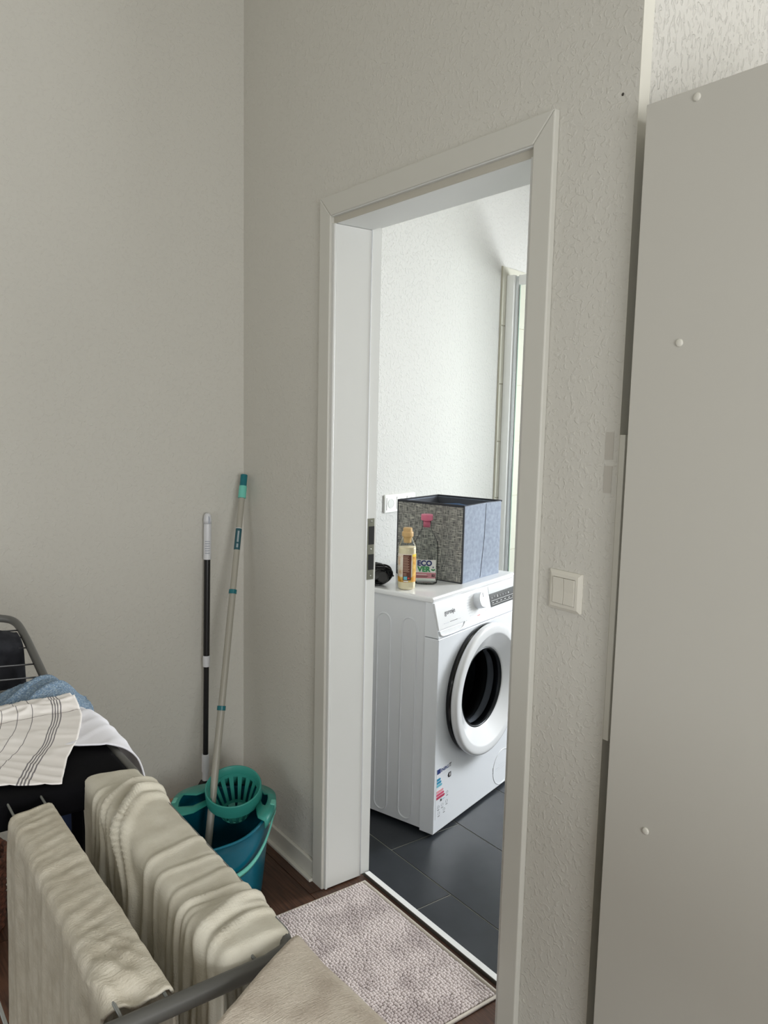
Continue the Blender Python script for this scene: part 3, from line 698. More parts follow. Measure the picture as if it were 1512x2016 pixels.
lo = thing('softener_bottle', 'small bottle of cream liquid with gold cap and brown and gold label', 'bottle', (0.335, 0.468, ZT), radians(54))
bm = bmesh.new(); lathe(bm, [(0.024, 0), (0.0295, 0.004), (0.0305, 0.012), (0.0305, 0.145), (0.0298, 0.150)], 40); link('liquid', bm, 'lotion', lo, smooth=True)
bm = bmesh.new(); lathe(bm, [(0.0315, 0.030), (0.0317, 0.128)], 48, cap=False); ll = link('wrap_label', bm, 'label_cream', lo, smooth=True)
bm = bmesh.new(); lathe(bm, [(0.0310, 0.004), (0.0316, 0.012), (0.0316, 0.148), (0.0300, 0.160), (0.0245, 0.172), (0.0195, 0.184), (0.0165, 0.190)], 44, cap=False); link('bottle_body', bm, 'bottle_glass', lo, smooth=True)
def wrap_patch(name, a0, a1, z0, z1, r, m, par):
    bm = bmesh.new(); n = 10; A = []
    for k in range(n+1):
        a = radians(-90 + a0 + (a1-a0)*k/n); A.append((bm.verts.new((r*cos(a), r*sin(a), z0)), bm.verts.new((r*cos(a), r*sin(a), z1))))
    for p, q in zip(A, A[1:]): bm.faces.new((p[0], q[0], q[1], p[1]))
    return link(name, bm, m, par, smooth=True)
wrap_patch('label_band', -90, 90, 0.028, 0.046, 0.0319, 'label_gold', ll)
wrap_patch('label_band', 35, 90, 0.028, 0.127, 0.03195, 'label_gold', ll)
wrap_patch('label_panel', -28, 26, 0.035, 0.125, 0.0321, 'label_brown', ll)
wrap_patch('label_flash', 33, 75, 0.118, 0.127, 0.0322, 'label_yellow', ll)
for k in range(13): wrap_patch('label_print', -24, 14 - (k*7) % 13, 0.0655+k*.0044, 0.0670+k*.0044, 0.0323, 'label_text', ll)
for z in (0.058, 0.053): wrap_patch('label_print', -24, -4, z, z+.0015, 0.0323, 'label_text', ll)
wrap_patch('label_emblem', -22, 0, 0.037, 0.049, 0.0324, 'arrow_blue_light', ll)
wrap_patch('label_emblem', 4, 15, 0.041, 0.045, 0.0324, 'red_mark', ll); wrap_patch('volume_print', -22, 8, 0.030, 0.0335, 0.0325, 'white_ink', ll)
bm = bmesh.new(); lathe(bm, [(0.0135, 0.165), (0.0145, 0.178), (0.0165, 0.186), (0.0200, 0.1875), (0.0205, 0.191), (0.0205, 0.201), (0.0195, 0.2035), (0.0165, 0.204), (0.0162, 0.2155), (0.0145, 0.2180)], 40); link('cap', bm, 'gold_cap', lo)

# coiled black cord with round plugs
cc = thing('coiled_cord', 'coiled shiny black cord with two rounded black plugs at the back corner of the washer', 'cord', (0.235, 0.415, ZT), radians(52))
bm = bmesh.new(); pts = []
for k in range(460):
    a = 2*pi*k/42; r = .036 + .010*sin(a*.37+1); pts.append((r*1.05*cos(a) + .006*sin(a*.7), .020*sin(a*.23) + .006*cos(a*.9) + .010*cos(a+.6), .040 + r*.80*sin(a) + .004*cos(a*1.7)))
pts = [(x, y, max(z, .004)) for x, y, z in pts]
tube(bm, pts, 0.0034, 8); link('cord', bm, 'black_gloss', cc, smooth=True)
for (px_, py_, pz_, tilt) in ((-.008, -.020, .042, 0.3), (.020, -.024, .032, -0.4), (.004, .004, .058, 0.1)):
    bm = bmesh.new(); lathe(bm, [(0.005, -.026), (0.012, -.020), (0.019, -.006), (0.0205, .012), (0.0190, .016), (0.015, .0165)], 24)
    link('plug', bm, 'black_plastic', cc, smooth=True, loc=(px_, py_, pz_), rot=(radians(70), tilt, 0))
bm = bmesh.new(); tube(bm, smooth_path([(.040, 0, .04), (.047, -.004, .05), (.052, -.006, .040), (.056, -.004, .034)], 2), .003, 8); link('cord_end', bm, 'black_gloss', cc, smooth=True)
bm = bmesh.new(); superlathe(bm, [(.03, .02, 0), (.033, .022, .01), (.030, .019, .05), (.022, .012, .062), (.01, .006, .066)], 2.4, 28)
tag(link('grey_pouch', bm, 'felt_inside', smooth=True, loc=(0.125, 0.372, ZT), rot=(0, 0, radians(52))), 'grey lump mostly hidden behind the coiled black cord', 'pouch')

# ------------------------------------------------------------------ chenille mat
mt = thing('door_mat', 'grey-pink chenille bath mat lying in the doorway on the wood floor', 'mat', (0.608, -0.300, 0.0005))
ML, MW_ = 0.600, 0.416
link('backing', B(0, ML, 0, MW_, 0, 0.007), 'mat_base', mt, bevel=0.003)
bm = bmesh.new(); tube(bm, [(0.003, 0.003, .006), (ML-.003, 0.003, .006), (ML-.003, MW_-.003, .006), (0.003, MW_-.003, .006)], .0055, 8, closed=True); link('hem', bm, 'mat_edge', mt, smooth=True)
me = bpy.data.meshes.new('chenille_pile'); V = []; Fc = []
rows = int((MW_-.012)/.0088); cols = int((ML-.012)/.0076)
for i in range(rows):
    for k in range(cols):
        x = .010 + k*.0076 + random.uniform(-.0011, .0011); y_ = .010 + i*.0088 + random.uniform(-.0008, .0008)
        x += .0018*noise.noise(Vector((x*9, y_*9, 3.1))) ; y_ += .0028*noise.noise(Vector((x*7, y_*7, 0)))
        h = .0065 + random.uniform(0, .0022); rr = .0043; tx = random.uniform(-.0018, .0018); ty = random.uniform(-.0018, .0018)
        b0 = len(V)
        for zz, rk in ((.006, .9), (.006+h*.55, 1.08), (.006+h*.88, .72)):
            for q in range(6):
                a = pi*q/3; V.append((x + tx*(zz-.006)/h + rr*rk*cos(a), y_ + ty*(zz-.006)/h + rr*rk*sin(a), zz))
        V.append((x+tx, y_+ty, .006+h))
        for l in (0, 6):
            for q in range(6): Fc.append((b0+l+q, b0+l+(q+1) % 6, b0+l+6+(q+1) % 6, b0+l+6+q))
        for q in range(6): Fc.append((b0+12+q, b0+12+(q+1) % 6, b0+18))
me.from_pydata(V, [], Fc); me.materials.append(MATS['mat_pile'])
for p in me.polygons: p.use_smooth = True
o = bpy.data.objects.new('chenille_pile', me); COL.objects.link(o); o.parent = mt; o['kind'] = 'stuff'

# ------------------------------------------------------------------ bucket
bc = thing('mop_bucket', 'oval petrol-blue mop bucket with pale green carrying strap in the room corner', 'bucket', (0.396, -0.263, 0.0008), radians(-36))
def bucket_r(z): t = z/0.28; return 0.80 + 0.20*t
def rim_z(a): return 0.248 + 0.032*abs(sin(a))**3 + 0.004*max(0, -cos(a))
BAx, BBx = 0.186, 0.143
n = 72
def bring(bm, frac, inner=0.0, extra=0.0):
    rg = []
    for k in range(n):
        a = 2*pi*k/n; zt = rim_z(a); z = 0.004 + (zt-.004)*frac; s = bucket_r(z)
        sp = 0.018*math.exp(-((a if a < pi else a-2*pi)/.22)**2)*frac**3   # pouring lip at the front
        rg.append(bm.verts.new(((BAx*s-inner+extra+sp)*cos(a), (BBx*s-inner+extra)*sin(a), z)))
    return rg
bm = bmesh.new(); rings = [bring(bm, fr) for fr in (0, .02, .1, .3, .5, .7, .85, .95)]
rings += [bring(bm, .97, 0, .003), bring(bm, .985, 0, .006), bring(bm, 1.0, 0, .005), bring(bm, 1.0, .002), bring(bm, .97, .0035)] + [bring(bm, fr, .0035) for fr in (.85, .7, .5, .3, .06)]
for a, b in zip(rings, rings[1:]):
    for k in range(n): bm.faces.new((a[k], a[(k+1) % n], b[(k+1) % n], b[k]))
bm.faces.new(rings[0][::-1]); bm.faces.new(rings[-1])
link('bucket_body', bm, 'bucket_blue', bc, smooth=True)
# strap handle hanging down round the front
bm = bmesh.new(); A = []
for k in range(41):
    a = radians(-92 + 184*k/40); t = abs(a)/(pi/2)
    z = 0.135 + 0.135*min(1, t)**2.6
    s = bucket_r(z); X = (BAx*s+.012)*cos(a); Y = (BBx*s+.012)*sin(a)
    A.append([bm.verts.new((X, Y, z-.010)), bm.verts.new((X+.003*cos(a), Y+.003*sin(a), z)), bm.verts.new((X, Y, z+.010)), bm.verts.new((X-.003*cos(a), Y-.003*sin(a), z))])
for p, q in zip(A, A[1:]):
    for k in range(4): bm.faces.new((p[k], p[(k+1) % 4], q[(k+1) % 4], q[k]))
link('strap_handle', bm, 'teal_light', bc, smooth=True)
# wringer insert
wr = thing('mop_wringer', 'turquoise slotted wringer basket seated on the back of the blue bucket', 'wringer', (0.396, -0.263, 0.0008), radians(-36))
# collar following the back half of the rim
bm = bmesh.new(); A = []
wc = Vector((-0.048, 0.022)); wr_r = 0.082
tiltm = Matrix.Rotation(radians(20), 4, 'Y')
def wpt(r, a, z):   # basket coordinates, tipped toward the front
    v = tiltm @ Vector((r*cos(a), r*sin(a), z)); return (v.x+wc.x, v.y+wc.y, v.z+0.292)
for k in range(49):
    a = radians(62 + 236*k/48)
    s = 1.0
    zo = rim_z(a)+.006
    P_out = Vector(((BAx+.012)*cos(a), (BBx+.012)*sin(a), zo)); P_low = Vector(((BAx+.013)*cos(a), (BBx+.013)*sin(a), zo-.022))
    P_mid = Vector(((BAx-.012)*cos(a), (BBx-.012)*sin(a), zo+.004))
    P_in = Vector(wpt(wr_r+.001, a, -.012))
    A.append([bm.verts.new(P_low), bm.verts.new(P_out), bm.verts.new(P_mid), bm.verts.new((P_mid+P_in)/2 + Vector((0, 0, -.008))), bm.verts.new(P_in)])
for i, (p, q) in enumerate(zip(A, A[1:])):
    for k in range(4):
        if k in (2, 3) and (3 < i < 9 or 39 < i < 45): continue     # open holes either side of the basket
        bm.faces.new((p[k], p[k+1], q[k+1], q[k]))
link('collar', bm, 'wringer_green', wr, smooth=True, solid=0.003)
bm = bmesh.new(); NS = 96
prof = [(wr_r+.000, .030), (wr_r+.0025, .028), (wr_r, -.012)]
R1 = [[bm.verts.new(wpt(r, 2*pi*k/NS, z)) for k in range(NS)] for r, z in ((wr_r+.004, -.016), (wr_r+.004, .026), (wr_r+.002, .030), (wr_r-.001, .028), (wr_r-.006, .004))]
for a, b in zip(R1, R1[1:]):
    for k in range(NS): bm.faces.new((a[k], a[(k+1) % NS], b[(k+1) % NS], b[k]))
link('basket_rim', bm, 'wringer_green', wr, smooth=True)
# slotted cone: ribs between slots, with closed bands above and below
bm = bmesh.new(); levels = [(wr_r-.006, .004), (wr_r-.009, -.006), (wr_r-.022, -.040), (wr_r-.036, -.078), (wr_r-.040, -.086), (wr_r-.054, -.094), (.012, -.098)]
R1 = [[bm.verts.new(wpt(r, 2*pi*k/NS, z)) for k in range(NS)] for r, z in levels]
for li, (a, b) in enumerate(zip(R1, R1[1:])):
    for k in range(NS):
        if li in (1, 2) and k % 6 in (0, 1, 2): continue
        if li == 4 and k % 12 in (0, 1, 2): continue
        bm.faces.new((a[k], a[(k+1) % NS], b[(k+1) % NS], b[k]))
bm.faces.new(R1[-1])
link('slotted_basket', bm, 'wringer_green', wr, smooth=False, solid=0.003)
for s in (-1, 1):
    bm = bmesh.new(); box(bm, -.018, .018, s*(BBx+.004)-.008, s*(BBx+.004)+.010, .252, .290); link('pivot_lug', bm, 'teal_light', wr, bevel=.005)

# mop: pole stands in the bucket and leans into the corner
mA = Vector((0.052, -0.024, 1.246)); mB = Vector((0.363, -0.299, 0.15)); mC = mA + (mB-mA)*1.085
mp_ = thing('mop', 'telescopic beige mop pole with turquoise rings leaning from the bucket into the corner', 'mop', tuple(mC))
mp = lambda t: tuple(mA + (mB-mA)*t - mC)
def seg(name, t0, t1, r, m, par=mp_):
    bm = bmesh.new(); tube(bm, [mp(t0), mp(t1)], r, 20); return link(name, bm, m, par, smooth=False, bevel=0.0008)
pole = seg('pole', 0.07, 0.345, 0.0100, 'pole_beige'); seg('pole', 0.345, 0.658, 0.0108, 'pole_beige'); seg('pole', 0.658, 1.06, 0.0116, 'pole_beige')
seg('hanging_cap', 0.0, 0.034, 0.0118, 'teal_dark'); seg('grip', 0.034, 0.070, 0.0132, 'teal_light')
seg('ring', 0.335, 0.347, 0.0128, 'teal_dark'); seg('ring', 0.652, 0.664, 0.0136, 'teal_dark')
lbm = seg('pole_label', 0.160, 0.222, 0.0103, 'pole_label'); seg('label_edge', 0.1585, 0.1605, 0.0104, 'plastic_white', lbm)
axis = (mB-mA).normalized(); toc = (Vector((CX, CY, CH)) - mA); toc = (toc - axis*toc.dot(axis)).normalized()
bm = bmesh.new(); sd = axis.cross(toc)
for t0, t1, w in ((.168, .200, .003), (.205, .216, .003)):
    q = [Vector(mp(t)) + toc*.0106 + sd*s*w for t, s in ((t0, -1), (t0, 1), (t1, 1), (t1, -1))]; bm.faces.new([bm.verts.new(v) for v in q])
link('label_print', bm, 'pole_label_text', lbm)
bm = bmesh.new(); lathe(bm, [(0.008, 0.055), (0.02, 0.05), (0.028, 0.03), (0.05, 0.012), (0.06, 0.0)], 28)
for v in bm.verts: v.co.x += .010*noise.noise(v.co*60); v.co.y += .010*noise.noise(v.co*60+Vector((5, 5, 5)))
link('mop_head', bm, 'mop_yarn', mp_, smooth=True, loc=(0.0, 0.0, 0.0075-mC.z))

# ------------------------------------------------------------------ broom
br = thing('broom', 'broom with black and white pole standing against the left wall beside the mop', 'broom', (0.062, -0.172, 0))
def bpole(name, z0, z1, r, m, par=br):
    f_ = lambda z: (-0.008 - 0.030*(z-.16)/.95, 0.027*(z-.16)/.95, z)
    bm = bmesh.new(); tube(bm, [f_(z0), f_(z1)], r, 20); return link(name, bm, m, par, bevel=0.0008)
bpole('pole', 0.594, 0.964, 0.0105, 'black_plastic'); bpole('pole', 0.285, 0.600, 0.0090, 'black_plastic')
bpole('collar', 0.594, 0.632, 0.0120, 'plastic_white'); bpole('collar', 0.225, 0.287, 0.0125, 'plastic_white'); bpole('collar', 0.185, 0.225, 0.0105, 'plastic_white')
gp = bpole('grip', 0.962, 1.085, 0.0128, 'plastic_white')
f_ = lambda z: Vector((-0.008 - 0.030*(z-.16)/.95, 0.027*(z-.16)/.95, z))
bm = bmesh.new(); superlathe(bm, [(.0130, .0130, 0), (.0135, .0128, .012), (.0135, .011, .026), (.011, .008, .033), (.006, .005, .036)], 2.6, 28); link('grip_end', bm, 'plastic_white', gp, smooth=True, loc=tuple(f_(1.083)))
dirc = Vector((CX-.03, CY+.15, 0)).normalized()
bm = bmesh.new()
cE = f_(1.097) + dirc*0.0135; sdd = Vector((-dirc.y, dirc.x, 0))
bm.faces.new([bm.verts.new(cE + sdd*(.0035 + .0048*cos(2*pi*k/20)) + Vector((0, 0, .013*math.copysign(abs(sin(2*pi*k/20))**.8, sin(2*pi*k/20))))) for k in range(20)])
link('hanging_hole', bm, 'grip_grey', gp, solid=.0008)
bm = bmesh.new()
for k in range(6): z = 0.985 + k*.008; tube(bm, [f_(z) + dirc*.0122 - sdd*.008, f_(z) + dirc*.0135, f_(z) + dirc*.0122 + sdd*.008], .0012, 6)
link('grip_ridges', bm, 'grip_grey', gp)
bm = bmesh.new()
vs = [[bm.verts.new((x-.008, y_, z)) for x, y_ in ((-w, -d), (w, -d), (w, d), (-w, d))] for w, d, z in ((.020, .034, .152), (.018, .026, .168), (.011, .012, .196))]
for a, b in zip(vs, vs[1:]):
    for k in range(4): bm.faces.new((a[k], a[(k+1) % 4], b[(k+1) % 4], b[k]))
bm.faces.new(vs[0][::-1]); bm.faces.new(vs[-1]); link('socket_joint', bm, 'black_plastic', br, bevel=.002)
bm = bmesh.new(); pts = []
prism(bm, [(-.028, .100), (.018, .100), (.020, .142), (.010, .158), (-.018, .158), (-.028, .146)], 'x', -.14, .14)
for v in bm.verts: v.co = Vector((v.co.y*1 if 0 else v.co.y, v.co.x, v.co.z))
hd = link('broom_head', bm, 'broom_card', br, bevel=.004)
hd['label'] = 'printed cardboard sleeve around the broom head'
bm = bmesh.new()
for i in range(28):
    for k in range(4):
        x, y_ = -.018+k*.010, -.132+i*.0098; tube(bm, [(x, y_, .101), (x+random.uniform(-.006, .006), y_*1.06+random.uniform(-.004, .004), .002)], [.0042, .0052], 5)
o = link('bristles', bm, 'broom_bristle', br); o['kind'] = 'stuff'

# small brown basket at the left wall, its rim just in view
wk = thing('wicker_basket', 'brown woven basket by the left wall, only its rim edge showing', 'basket', (0.158, -0.938, 0))
bm = bmesh.new()
for i in range(22):
    z = .005 + i*.0093; rr = .100 + .012*i/22
    tube(bm, [((rr + .0022*(1 if (k+i) % 2 else -1))*cos(2*pi*k/40), (rr + .0022*(1 if (k+i) % 2 else -1))*sin(2*pi*k/40), z) for k in range(40)], .0048, 6, closed=True)
link('woven_wall', bm, 'wicker_brown', wk, smooth=True)
bm = bmesh.new(); tube(bm, [(.114*cos(2*pi*k/60), .114*sin(2*pi*k/60), .212 + .002*sin(k*2.0)) for k in range(60)], .008, 8, closed=True); link('rim', bm, 'wicker_brown', wk, smooth=True)
bm = bmesh.new(); lathe(bm, [(.098, .001), (.098, .006)], 32); link('base', bm, 'wicker_brown', wk)

# ------------------------------------------------------------------ drying rack
ZR = 0.945
rk = thing('drying_rack', 'grey metal folding clothes drying rack covered with laundry', 'drying rack', (1.44, -1.17, 0))
def rel(p): return (p[0]-1.44, p[1]+1.17, p[2])
YR, YL = -0.885, -1.46
def tb(name, pts, r, m, par=rk, n=14, it=0, closed=False):
    pts = [rel(p) for p in pts]
    if it: pts = smooth_path(pts, it)
    bm = bmesh.new(); tube(bm, pts, r, n, closed=closed); return link(name, bm, m, par, smooth=True)
tb('centre_frame', [(1.02, YR, ZR), (1.86, YR, ZR), (1.884, YR-.006, ZR), (1.890, YR-.03, ZR), (1.890, YL+.03, ZR), (1.884, YL+.006, ZR), (1.86, YL, ZR), (1.02, YL, ZR), (1.005, YL+.006, ZR), (1.0, YL+.03, ZR), (1.0, YR-.03, ZR), (1.005, YR-.006, ZR)], 0.0085, 'rack_grey', closed=True)
wy = [-.925, -1.010, -1.050, -1.130, -1.190, -1.250, -1.31, -1.38]
for y_ in wy: tb('wire', [(1.0, y_, ZR+.004), (1.89, y_, ZR+.004)], .0017, 'rack_wire', n=8)
# far wing: slightly raised arch with cross wires
def wz(x, y_): return 0.945 + max(-.02, .98-x)*0.26 + (YR-y_)*0.085
def wp(x, y_): return (x, y_, wz(x, y_))
tb('far_wing_frame', [wp(.985, YR-.006), wp(.86, YR-.004), wp(.775, YR-.004), wp(.735, YR-.008), wp(.718, YR-.026), wp(.712, YR-.08), wp(.712, YL+.06), wp(.72, YL+.02), wp(.76, YL), wp(.985, YL)], 0.0080, 'rack_grey', it=2)
for x in (.773, .803, .845, .908, .955):
    tb('wire', [wp(x, YR-.008), wp(x, YL+.01)], .0016, 'rack_wire_dark', n=8)
# near wing, under the pale towel
tb('near_wing_frame', [(1.912, YR, ZR), (2.36, YR, ZR), (2.395, YR-.03, ZR), (2.395, YL+.03, ZR), (2.36, YL, ZR), (1.912, YL, ZR)], 0.0085, 'rack_grey')
for x in (1.98, 2.05, 2.12, 2.19, 2.26, 2.33): tb('wire', [(x, YR, ZR+.004), (x, YL, ZR+.004)], .0017, 'rack_wire', n=8)
for (xa, xb, yy) in ((1.12, 1.82, 0), (1.80, 1.10, .022)):
    tb('leg', [(xa, YR-.012-yy, ZR-.01), (xb, YR-.012-yy, .012), (xb, YL+.012+yy, .012), (xa, YL+.012+yy, ZR-.01)], .0085, 'rack_grey')
for x, y_ in ((1.82, YR-.1), (1.82, YL+.1), (1.10, YR-.12), (1.10, YL+.12)): 
    bm = bmesh.new(); tube(bm, [rel((x, y_-.02, .012)), rel((x, y_+.02, .012))], .0115, 10); link('rubber_foot', bm, 'black_rubber', rk)
for x in (1.0,):
    for y_ in (YR, YL): link('hinge', B(*[rel((x-.022, 0, 0))[0], rel((x+.018, 0, 0))[0]], y_+1.17-.011, y_+1.17+.011, ZR-.010, ZR+.010), 'rack_grey', rk, bevel=.004)
    
# ------------------------------------------------------------------ laundry
def resample(prof, n):
    P = [Vector((a, b)) for a, b in prof]; L = [0]
    for a, b in zip(P, P[1:]): L.append(L[-1] + (b-a).length)
    out = []; 
    for i in range(n+1):
        t = L[-1]*i/n; k = 0
        while k < len(L)-2 and L[k+1] < t: k += 1
        fr = (t-L[k])/max(1e-9, L[k+1]-L[k]); out.append((P[k].lerp(P[k+1], fr), t))
    return out, L[-1]
def drape(name, origin, ang, length, prof, ns, nt, m, disp, thick=0.0025, edge=None, uvfn=None):
    """sheet lying over the rack: s runs horizontally at angle ang from origin; prof is the (across, z) section.
    disp(s, t, total) -> (normal, along, extra z) offsets"""
    d = Vector((cos(ang), sin(ang), 0)); c = Vector((-sin(ang), cos(ang), 0))
    for _ in range(2):
        q = [prof[0]]
        for a, b in zip(prof, prof[1:]): q += [(a[0]*.75+b[0]*.25, a[1]*.75+b[1]*.25), (a[0]*.25+b[0]*.75, a[1]*.25+b[1]*.75)]
        q.append(prof[-1]); prof = q
    sec, tot = resample(prof, nt)
    bm = bmesh.new(); uvl = bm.loops.layers.uv.new('UVMap'); G = []
    for i in range(ns+1):
        row = []
        for k, (p, t) in enumerate(sec):
            a = sec[max(0, k-1)][0]; b = sec[min(nt, k+1)][0]; tg = (b-a).normalized(); nr = Vector((-tg.y, tg.x))
            s = length*i/ns
            if edge: e0, e1 = edge(t, tot); s = e0 + (length+e1-e0)*i/ns
            dn, da, dz = disp(s, t, tot)
            row.append((bm.verts.new(Vector(origin) + d*(s+da) + c*(p.x+nr.x*dn) + Vector((0, 0, p.y+nr.y*dn+dz))), (s, t)))
        G.append(row)
    for i in range(ns):
        for k in range(nt):
            q = (G[i][k], G[i+1][k], G[i+1][k+1], G[i][k+1]); fc = bm.faces.new([v[0] for v in q])
            for lp, v in zip(fc.loops, q): lp[uvl].uv = uvfn(*v[1]) if uvfn else v[1]
    o = link(name, bm, m, smooth=True); md = o.modifiers.new('solid', 'SOLIDIFY'); md.thickness = thick; md.offset = 0
    return o
nz = lambda x, y_, s=0.0: noise.noise(Vector((x, y_, s)))
def ridge(v): return (1-min(1, abs(v)*2.2))**2
def ss(a, b, x): t = min(1, max(0, (x-a)/(b-a))); return t*t*(3-2*t)

# left cream cloth: s from its near end back to the far end; angle pi => across axis points to -y
ZC = ZR + .004        # height where cloth rests on the wires
def d_left(s, t, tot):
    top = ss(.40, .43, t)*(1-ss(.455, .475, t)); side = ss(.465, .50, t)
    v = .0016*nz(s*60 + t*14, t*9, 1)*(.5+top) + .0016*ridge(nz(s*50 + t*28, t*5, 2))*top
    v += side*(.0050*nz(s*22, t*1.2, 3) + .0018*nz(s*70, t*3, 4))
    roll = ss(.12, .02, s)*top
    v += .0055*ridge(nz(s*26-t*36, t*20, 6))*roll
    dz = -.013*ss(.028, 0.0, s)**2*top + .0015*nz(s*12, 0, 9)
    return v, 0.006*nz(t*6, s*2, 7), dz
def e_left(t, tot): return (-.014*ss(.47, .41, t) + .020*ss(.46, .53, t) - .03*ss(.6, 1.0, t), .012*ss(.46, .40, t) + .02*ss(.5, .9, t))
cl = drape('cream_cloth', (1.868, 0, 0), pi, 0.376, [(1.000, ZC-.40), (1.001, ZC-.1), (1.002, ZC-.006), (1.006, ZC+.007), (1.014, ZC+.008), (1.032, ZC+.006), (1.050, ZC+.008), (1.056, ZC+.006), (1.060, ZC-.006), (1.062, ZC-.1), (1.066, ZC-.45)], 150, 220, 'cloth_cream_terry', d_left, .0028, e_left)
tag(cl, 'smooth cream terry cloth folded over the rack wires, leftmost of the cream cloths', 'cloth')

rc = random.Random(5)
CREASE = [(.225+.0195*k+rc.uniform(-.004, .004), rc.uniform(.0045, .0085), rc.uniform(.004, .0085), .345+.006*k) for k in range(9)]
CREASE += [(.012+.0155*k+rc.uniform(-.003, .003), rc.uniform(.004, .008), rc.uniform(.0035, .0075), .050+.008*k) for k in range(7)]
CREASE += [(.130, .006, .0025, .135), (.165, .005, .0022, .170), (.200, .006, .003, .215)]
def d_right(s, t, tot):
    top = ss(.435, .455, t)*(1-ss(.515, .535, t)); side = ss(.52, .56, t)
    far = ss(.22, .36, s); near = ss(.14, .03, s); mid = ss(.16, .2, s)*ss(.26, .2, s)
    v = .0013*nz(s*40+t*10, t*7, 11)
    w = ss(.545, .445, t); fade = (.35+.65*ss(.40, .46, t))*(1-.55*ss(.60, .95, t))
    for c0, wd_, am, cv in CREASE:
        c1 = c0 + (cv-c0)*w + .004*sin(t*23+c0*90)
        x = (s-c1)/wd_
        if abs(x) < 3: v += am*fade*(math.exp(-x*x) - .45*math.exp(-(x-1.5)**2*2))
    sidef = .0060*nz(s*30, t*1.1, 14) + .0022*nz(s*80, t*.8, 25)
    v += ss(.54, .62, t)*sidef
    v += ss(.42, .36, t)*.004*nz(s*30, t*2, 16)
    dz = .003*far*top + .003*near*top - .030*ss(.016, -.012, s)
    return v, .004*nz(t*8, s*5, 18), dz
def e_right(t, tot): return (.006*ss(.54, .47, t) - .034*ss(.50, .44, t) + .026*ss(.54, .60, t), .020*ss(.56, .49, t) - .01*ss(.48, .44, t))
cr_ = drape('cream_cloth', (1.882, 0, 0), pi, 0.425, [(.872, ZC-.42), (.873, ZC-.1), (.875, ZC-.020), (.879, ZC-.002), (.888, ZC+.010), (.915, ZC+.006), (.940, ZC+.006), (.950, ZC+.004), (.956, ZC-.010), (.958, ZC-.1), (.962, ZC-.50)], 280, 250, 'cloth_cream', d_right, .0026, e_right)
tag(cr_, 'creased cream cloth bunched over the rack edge between bucket and smoother cream cloth', 'cloth')

# near towel over the close wing
def d_near(s, t, tot):
    v = .0040*nz(s*10, t*9, 21) + .0008*nz(s*60, t*60, 22)
    return v, .003*nz(t*14, 0, 23), 0
nt_ = drape('pale_towel', (1.880, 0, 0), 0.0, 0.50, [(-1.40, ZR+.010), (-1.10, ZR+.014), (-.95, ZR+.015), (-.90, ZR+.017), (-.884, ZR+.014), (-.874, ZR+.004), (-.870, ZR-.05), (-.870, ZR-.36)], 110, 150, 'cloth_towel_near', d_near, .005,
            edge=lambda t, tot: (.002 + .58*max(0.0, (tot-.37)-t), 0.0))
tag(nt_, 'pale beige terry towel nearest the camera, spread over the grey end bar', 'towel')

# black garment lying flat over the wires, its near edge turned down
def d_bk(s, t, tot): return .0012*nz(s*14, t*10, 61), 0, 0
bk = drape('black_garment', (0, -0.893, 0), -pi/2, 0.42, [(1.12, ZC+.004), (1.30, ZC+.004), (1.425, ZC+.004), (1.440, ZC+.002), (1.447, ZC-.006), (1.449, ZC-.030)], 70, 70, 'cloth_black', d_bk, .0025)
tag(bk, 'black garment spread flat over the rack wires below the striped towel', 'garment')
def d_leg(s, t, tot): return .002*nz(s*30, t*4, 63), 0, 0
lg = drape('hanging_trousers', (0, -0.908, 0), -pi/2, 0.044, [(1.36, ZC-.30), (1.362, ZC-.05), (1.375, ZC-.016), (1.410, ZC-.014), (1.422, ZC-.03), (1.424, ZC-.42)], 20, 90, 'cloth_black', d_leg, .004)
tag(lg, 'black trouser leg hanging down beside the creased cream cloth', 'trousers')

# white shirt over the side tube
def d_wh(s, t, tot):
    return .0022*nz(s*22, t*10, 41) + .0018*ridge(nz(s*16+t*14, t*7, 42))*ss(.05, .12, t), .004*nz(t*12, 1, 43), -.016*ss(.07, .0, s)*ss(.30, .12, t) - .012*ss(.16, .24, s)
wh = drape('white_shirt', (1.372, 0, 0), pi, 0.27, [(.840, ZR-.22), (.842, ZR-.10), (.845, ZR-.05), (.850, ZR-.016), (.862, ZR+.006), (.882, ZR+.019), (.93, ZR+.018), (1.06, ZR+.015), (1.2, ZR+.014)], 100, 130, 'cloth_white', d_wh, .0025,
           edge=lambda t, tot: (.068*ss(.20, .40, t), 0.0))
tag(wh, 'white shirt slung over the side tube of the rack behind the striped towel', 'shirt')

# blue terry towel
def d_bl(s, t, tot):
    return .004*nz(s*18, t*14, 51) + .0012*nz(s*150, t*150, 52) + .008*ridge(nz(s*13 - t*24, t*8, 53)), 0, -.050*ss(.060, 0, s)**1.3 - .022*ss(.07, .15, s)
bl = drape('blue_towel', (0, -0.850, 0), -pi/2, 0.30, [(1.02, ZR-.02), (1.032, ZR+.004), (1.050, ZR+.028), (1.080, ZR+.041), (1.110, ZR+.038), (1.15, ZR+.020), (1.18, ZR+.012)], 160, 90, 'cloth_terry', d_bl, .006)
tag(bl, 'grey-blue terry towel heaped on the rack behind the striped tea towel', 'towel')

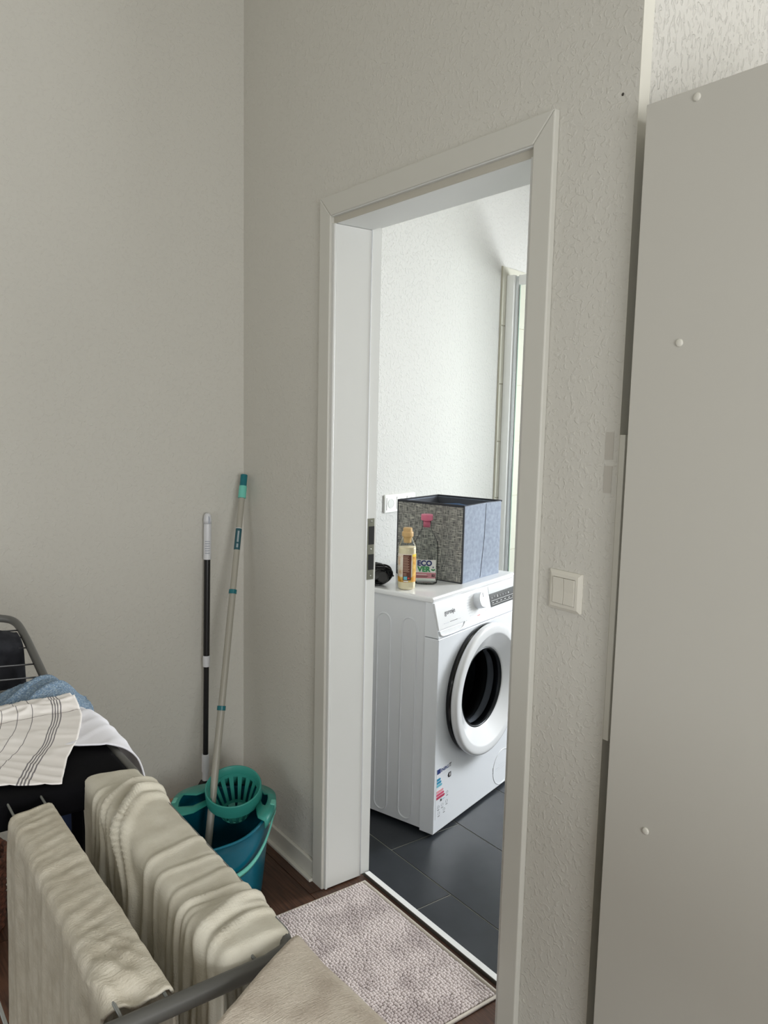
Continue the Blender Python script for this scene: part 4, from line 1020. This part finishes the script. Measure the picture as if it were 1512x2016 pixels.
# striped tea towel lying on the garments
def d_str(s, t, tot):
    v = .0020*nz(s*16, t*14, 31) + .0022*ridge(nz(s*24+t*40, t*20, 32)) + .004*ridge(nz(s*20, t*40, 34))*ss(.09, .05, t)
    return v, .003*nz(t*20, 0, 35), .0015*nz(s*9, 0, 33)
def e_str(t, tot): return (.004 + .100*ss(.07, tot+.05, t), 0.0)
st = drape('striped_towel', (0, -0.888, 0), -pi/2, 0.40, [(1.12, ZR+.018), (1.135, ZR+.026), (1.16, ZR+.031), (1.185, ZR+.030), (1.195, ZR+.024), (1.205, ZR+.022), (1.25, ZR+.023), (1.31, ZR+.020), (1.395, ZR+.014)], 110, 100, 'cloth_striped', d_str, .0014,
           edge=e_str, uvfn=lambda s, t: (s - .112*ss(.05, .33, t), t-.055))
for v in st.data.vertices:      # the hem runs askew: further from the camera on the left
    k = (v.co.x-1.20)/.195
    if k > 0: v.co.x += k*(.045 - .55*max(0, -v.co.y-.985))
tag(st, 'white tea towel with grey stripes spread over the black garment on the rack', 'tea towel')

# dark blue jeans further in
def d_je(s, t, tot): return .003*nz(s*26, t*3, 71), 0, 0
je = drape('blue_jeans', (0, -0.898, 0), -pi/2, 0.055, [(1.17, ZC-.35), (1.18, ZC-.05), (1.20, ZC-.016), (1.235, ZC-.014), (1.25, ZC-.03), (1.255, ZC-.50)], 30, 90, 'cloth_jeans', d_je, .004)
tag(je, 'dark blue jeans hanging below the black garment, partly seen', 'jeans')
# dark trousers over the far wing
w1 = wz(.803, -.95)
def d_tr(s, t, tot): return .003*nz(s*24, t*7, 81) + .004*ridge(nz(s*20+t*6, t*5, 82)), 0, -.004*ss(.02, 0, s) + .07*s
tr = drape('dark_trousers', (0, -0.902, 0), -pi/2, 0.30, [(.765, w1-.20), (.768, w1-.03), (.776, w1+.004), (.800, w1+.006), (.838, w1-.004), (.850, w1-.02), (.856, w1-.08), (.862, w1-.20)], 70, 130, 'cloth_trousers', d_tr, .004)
tag(tr, 'charcoal trousers hung on the far wing of the drying rack', 'trousers')
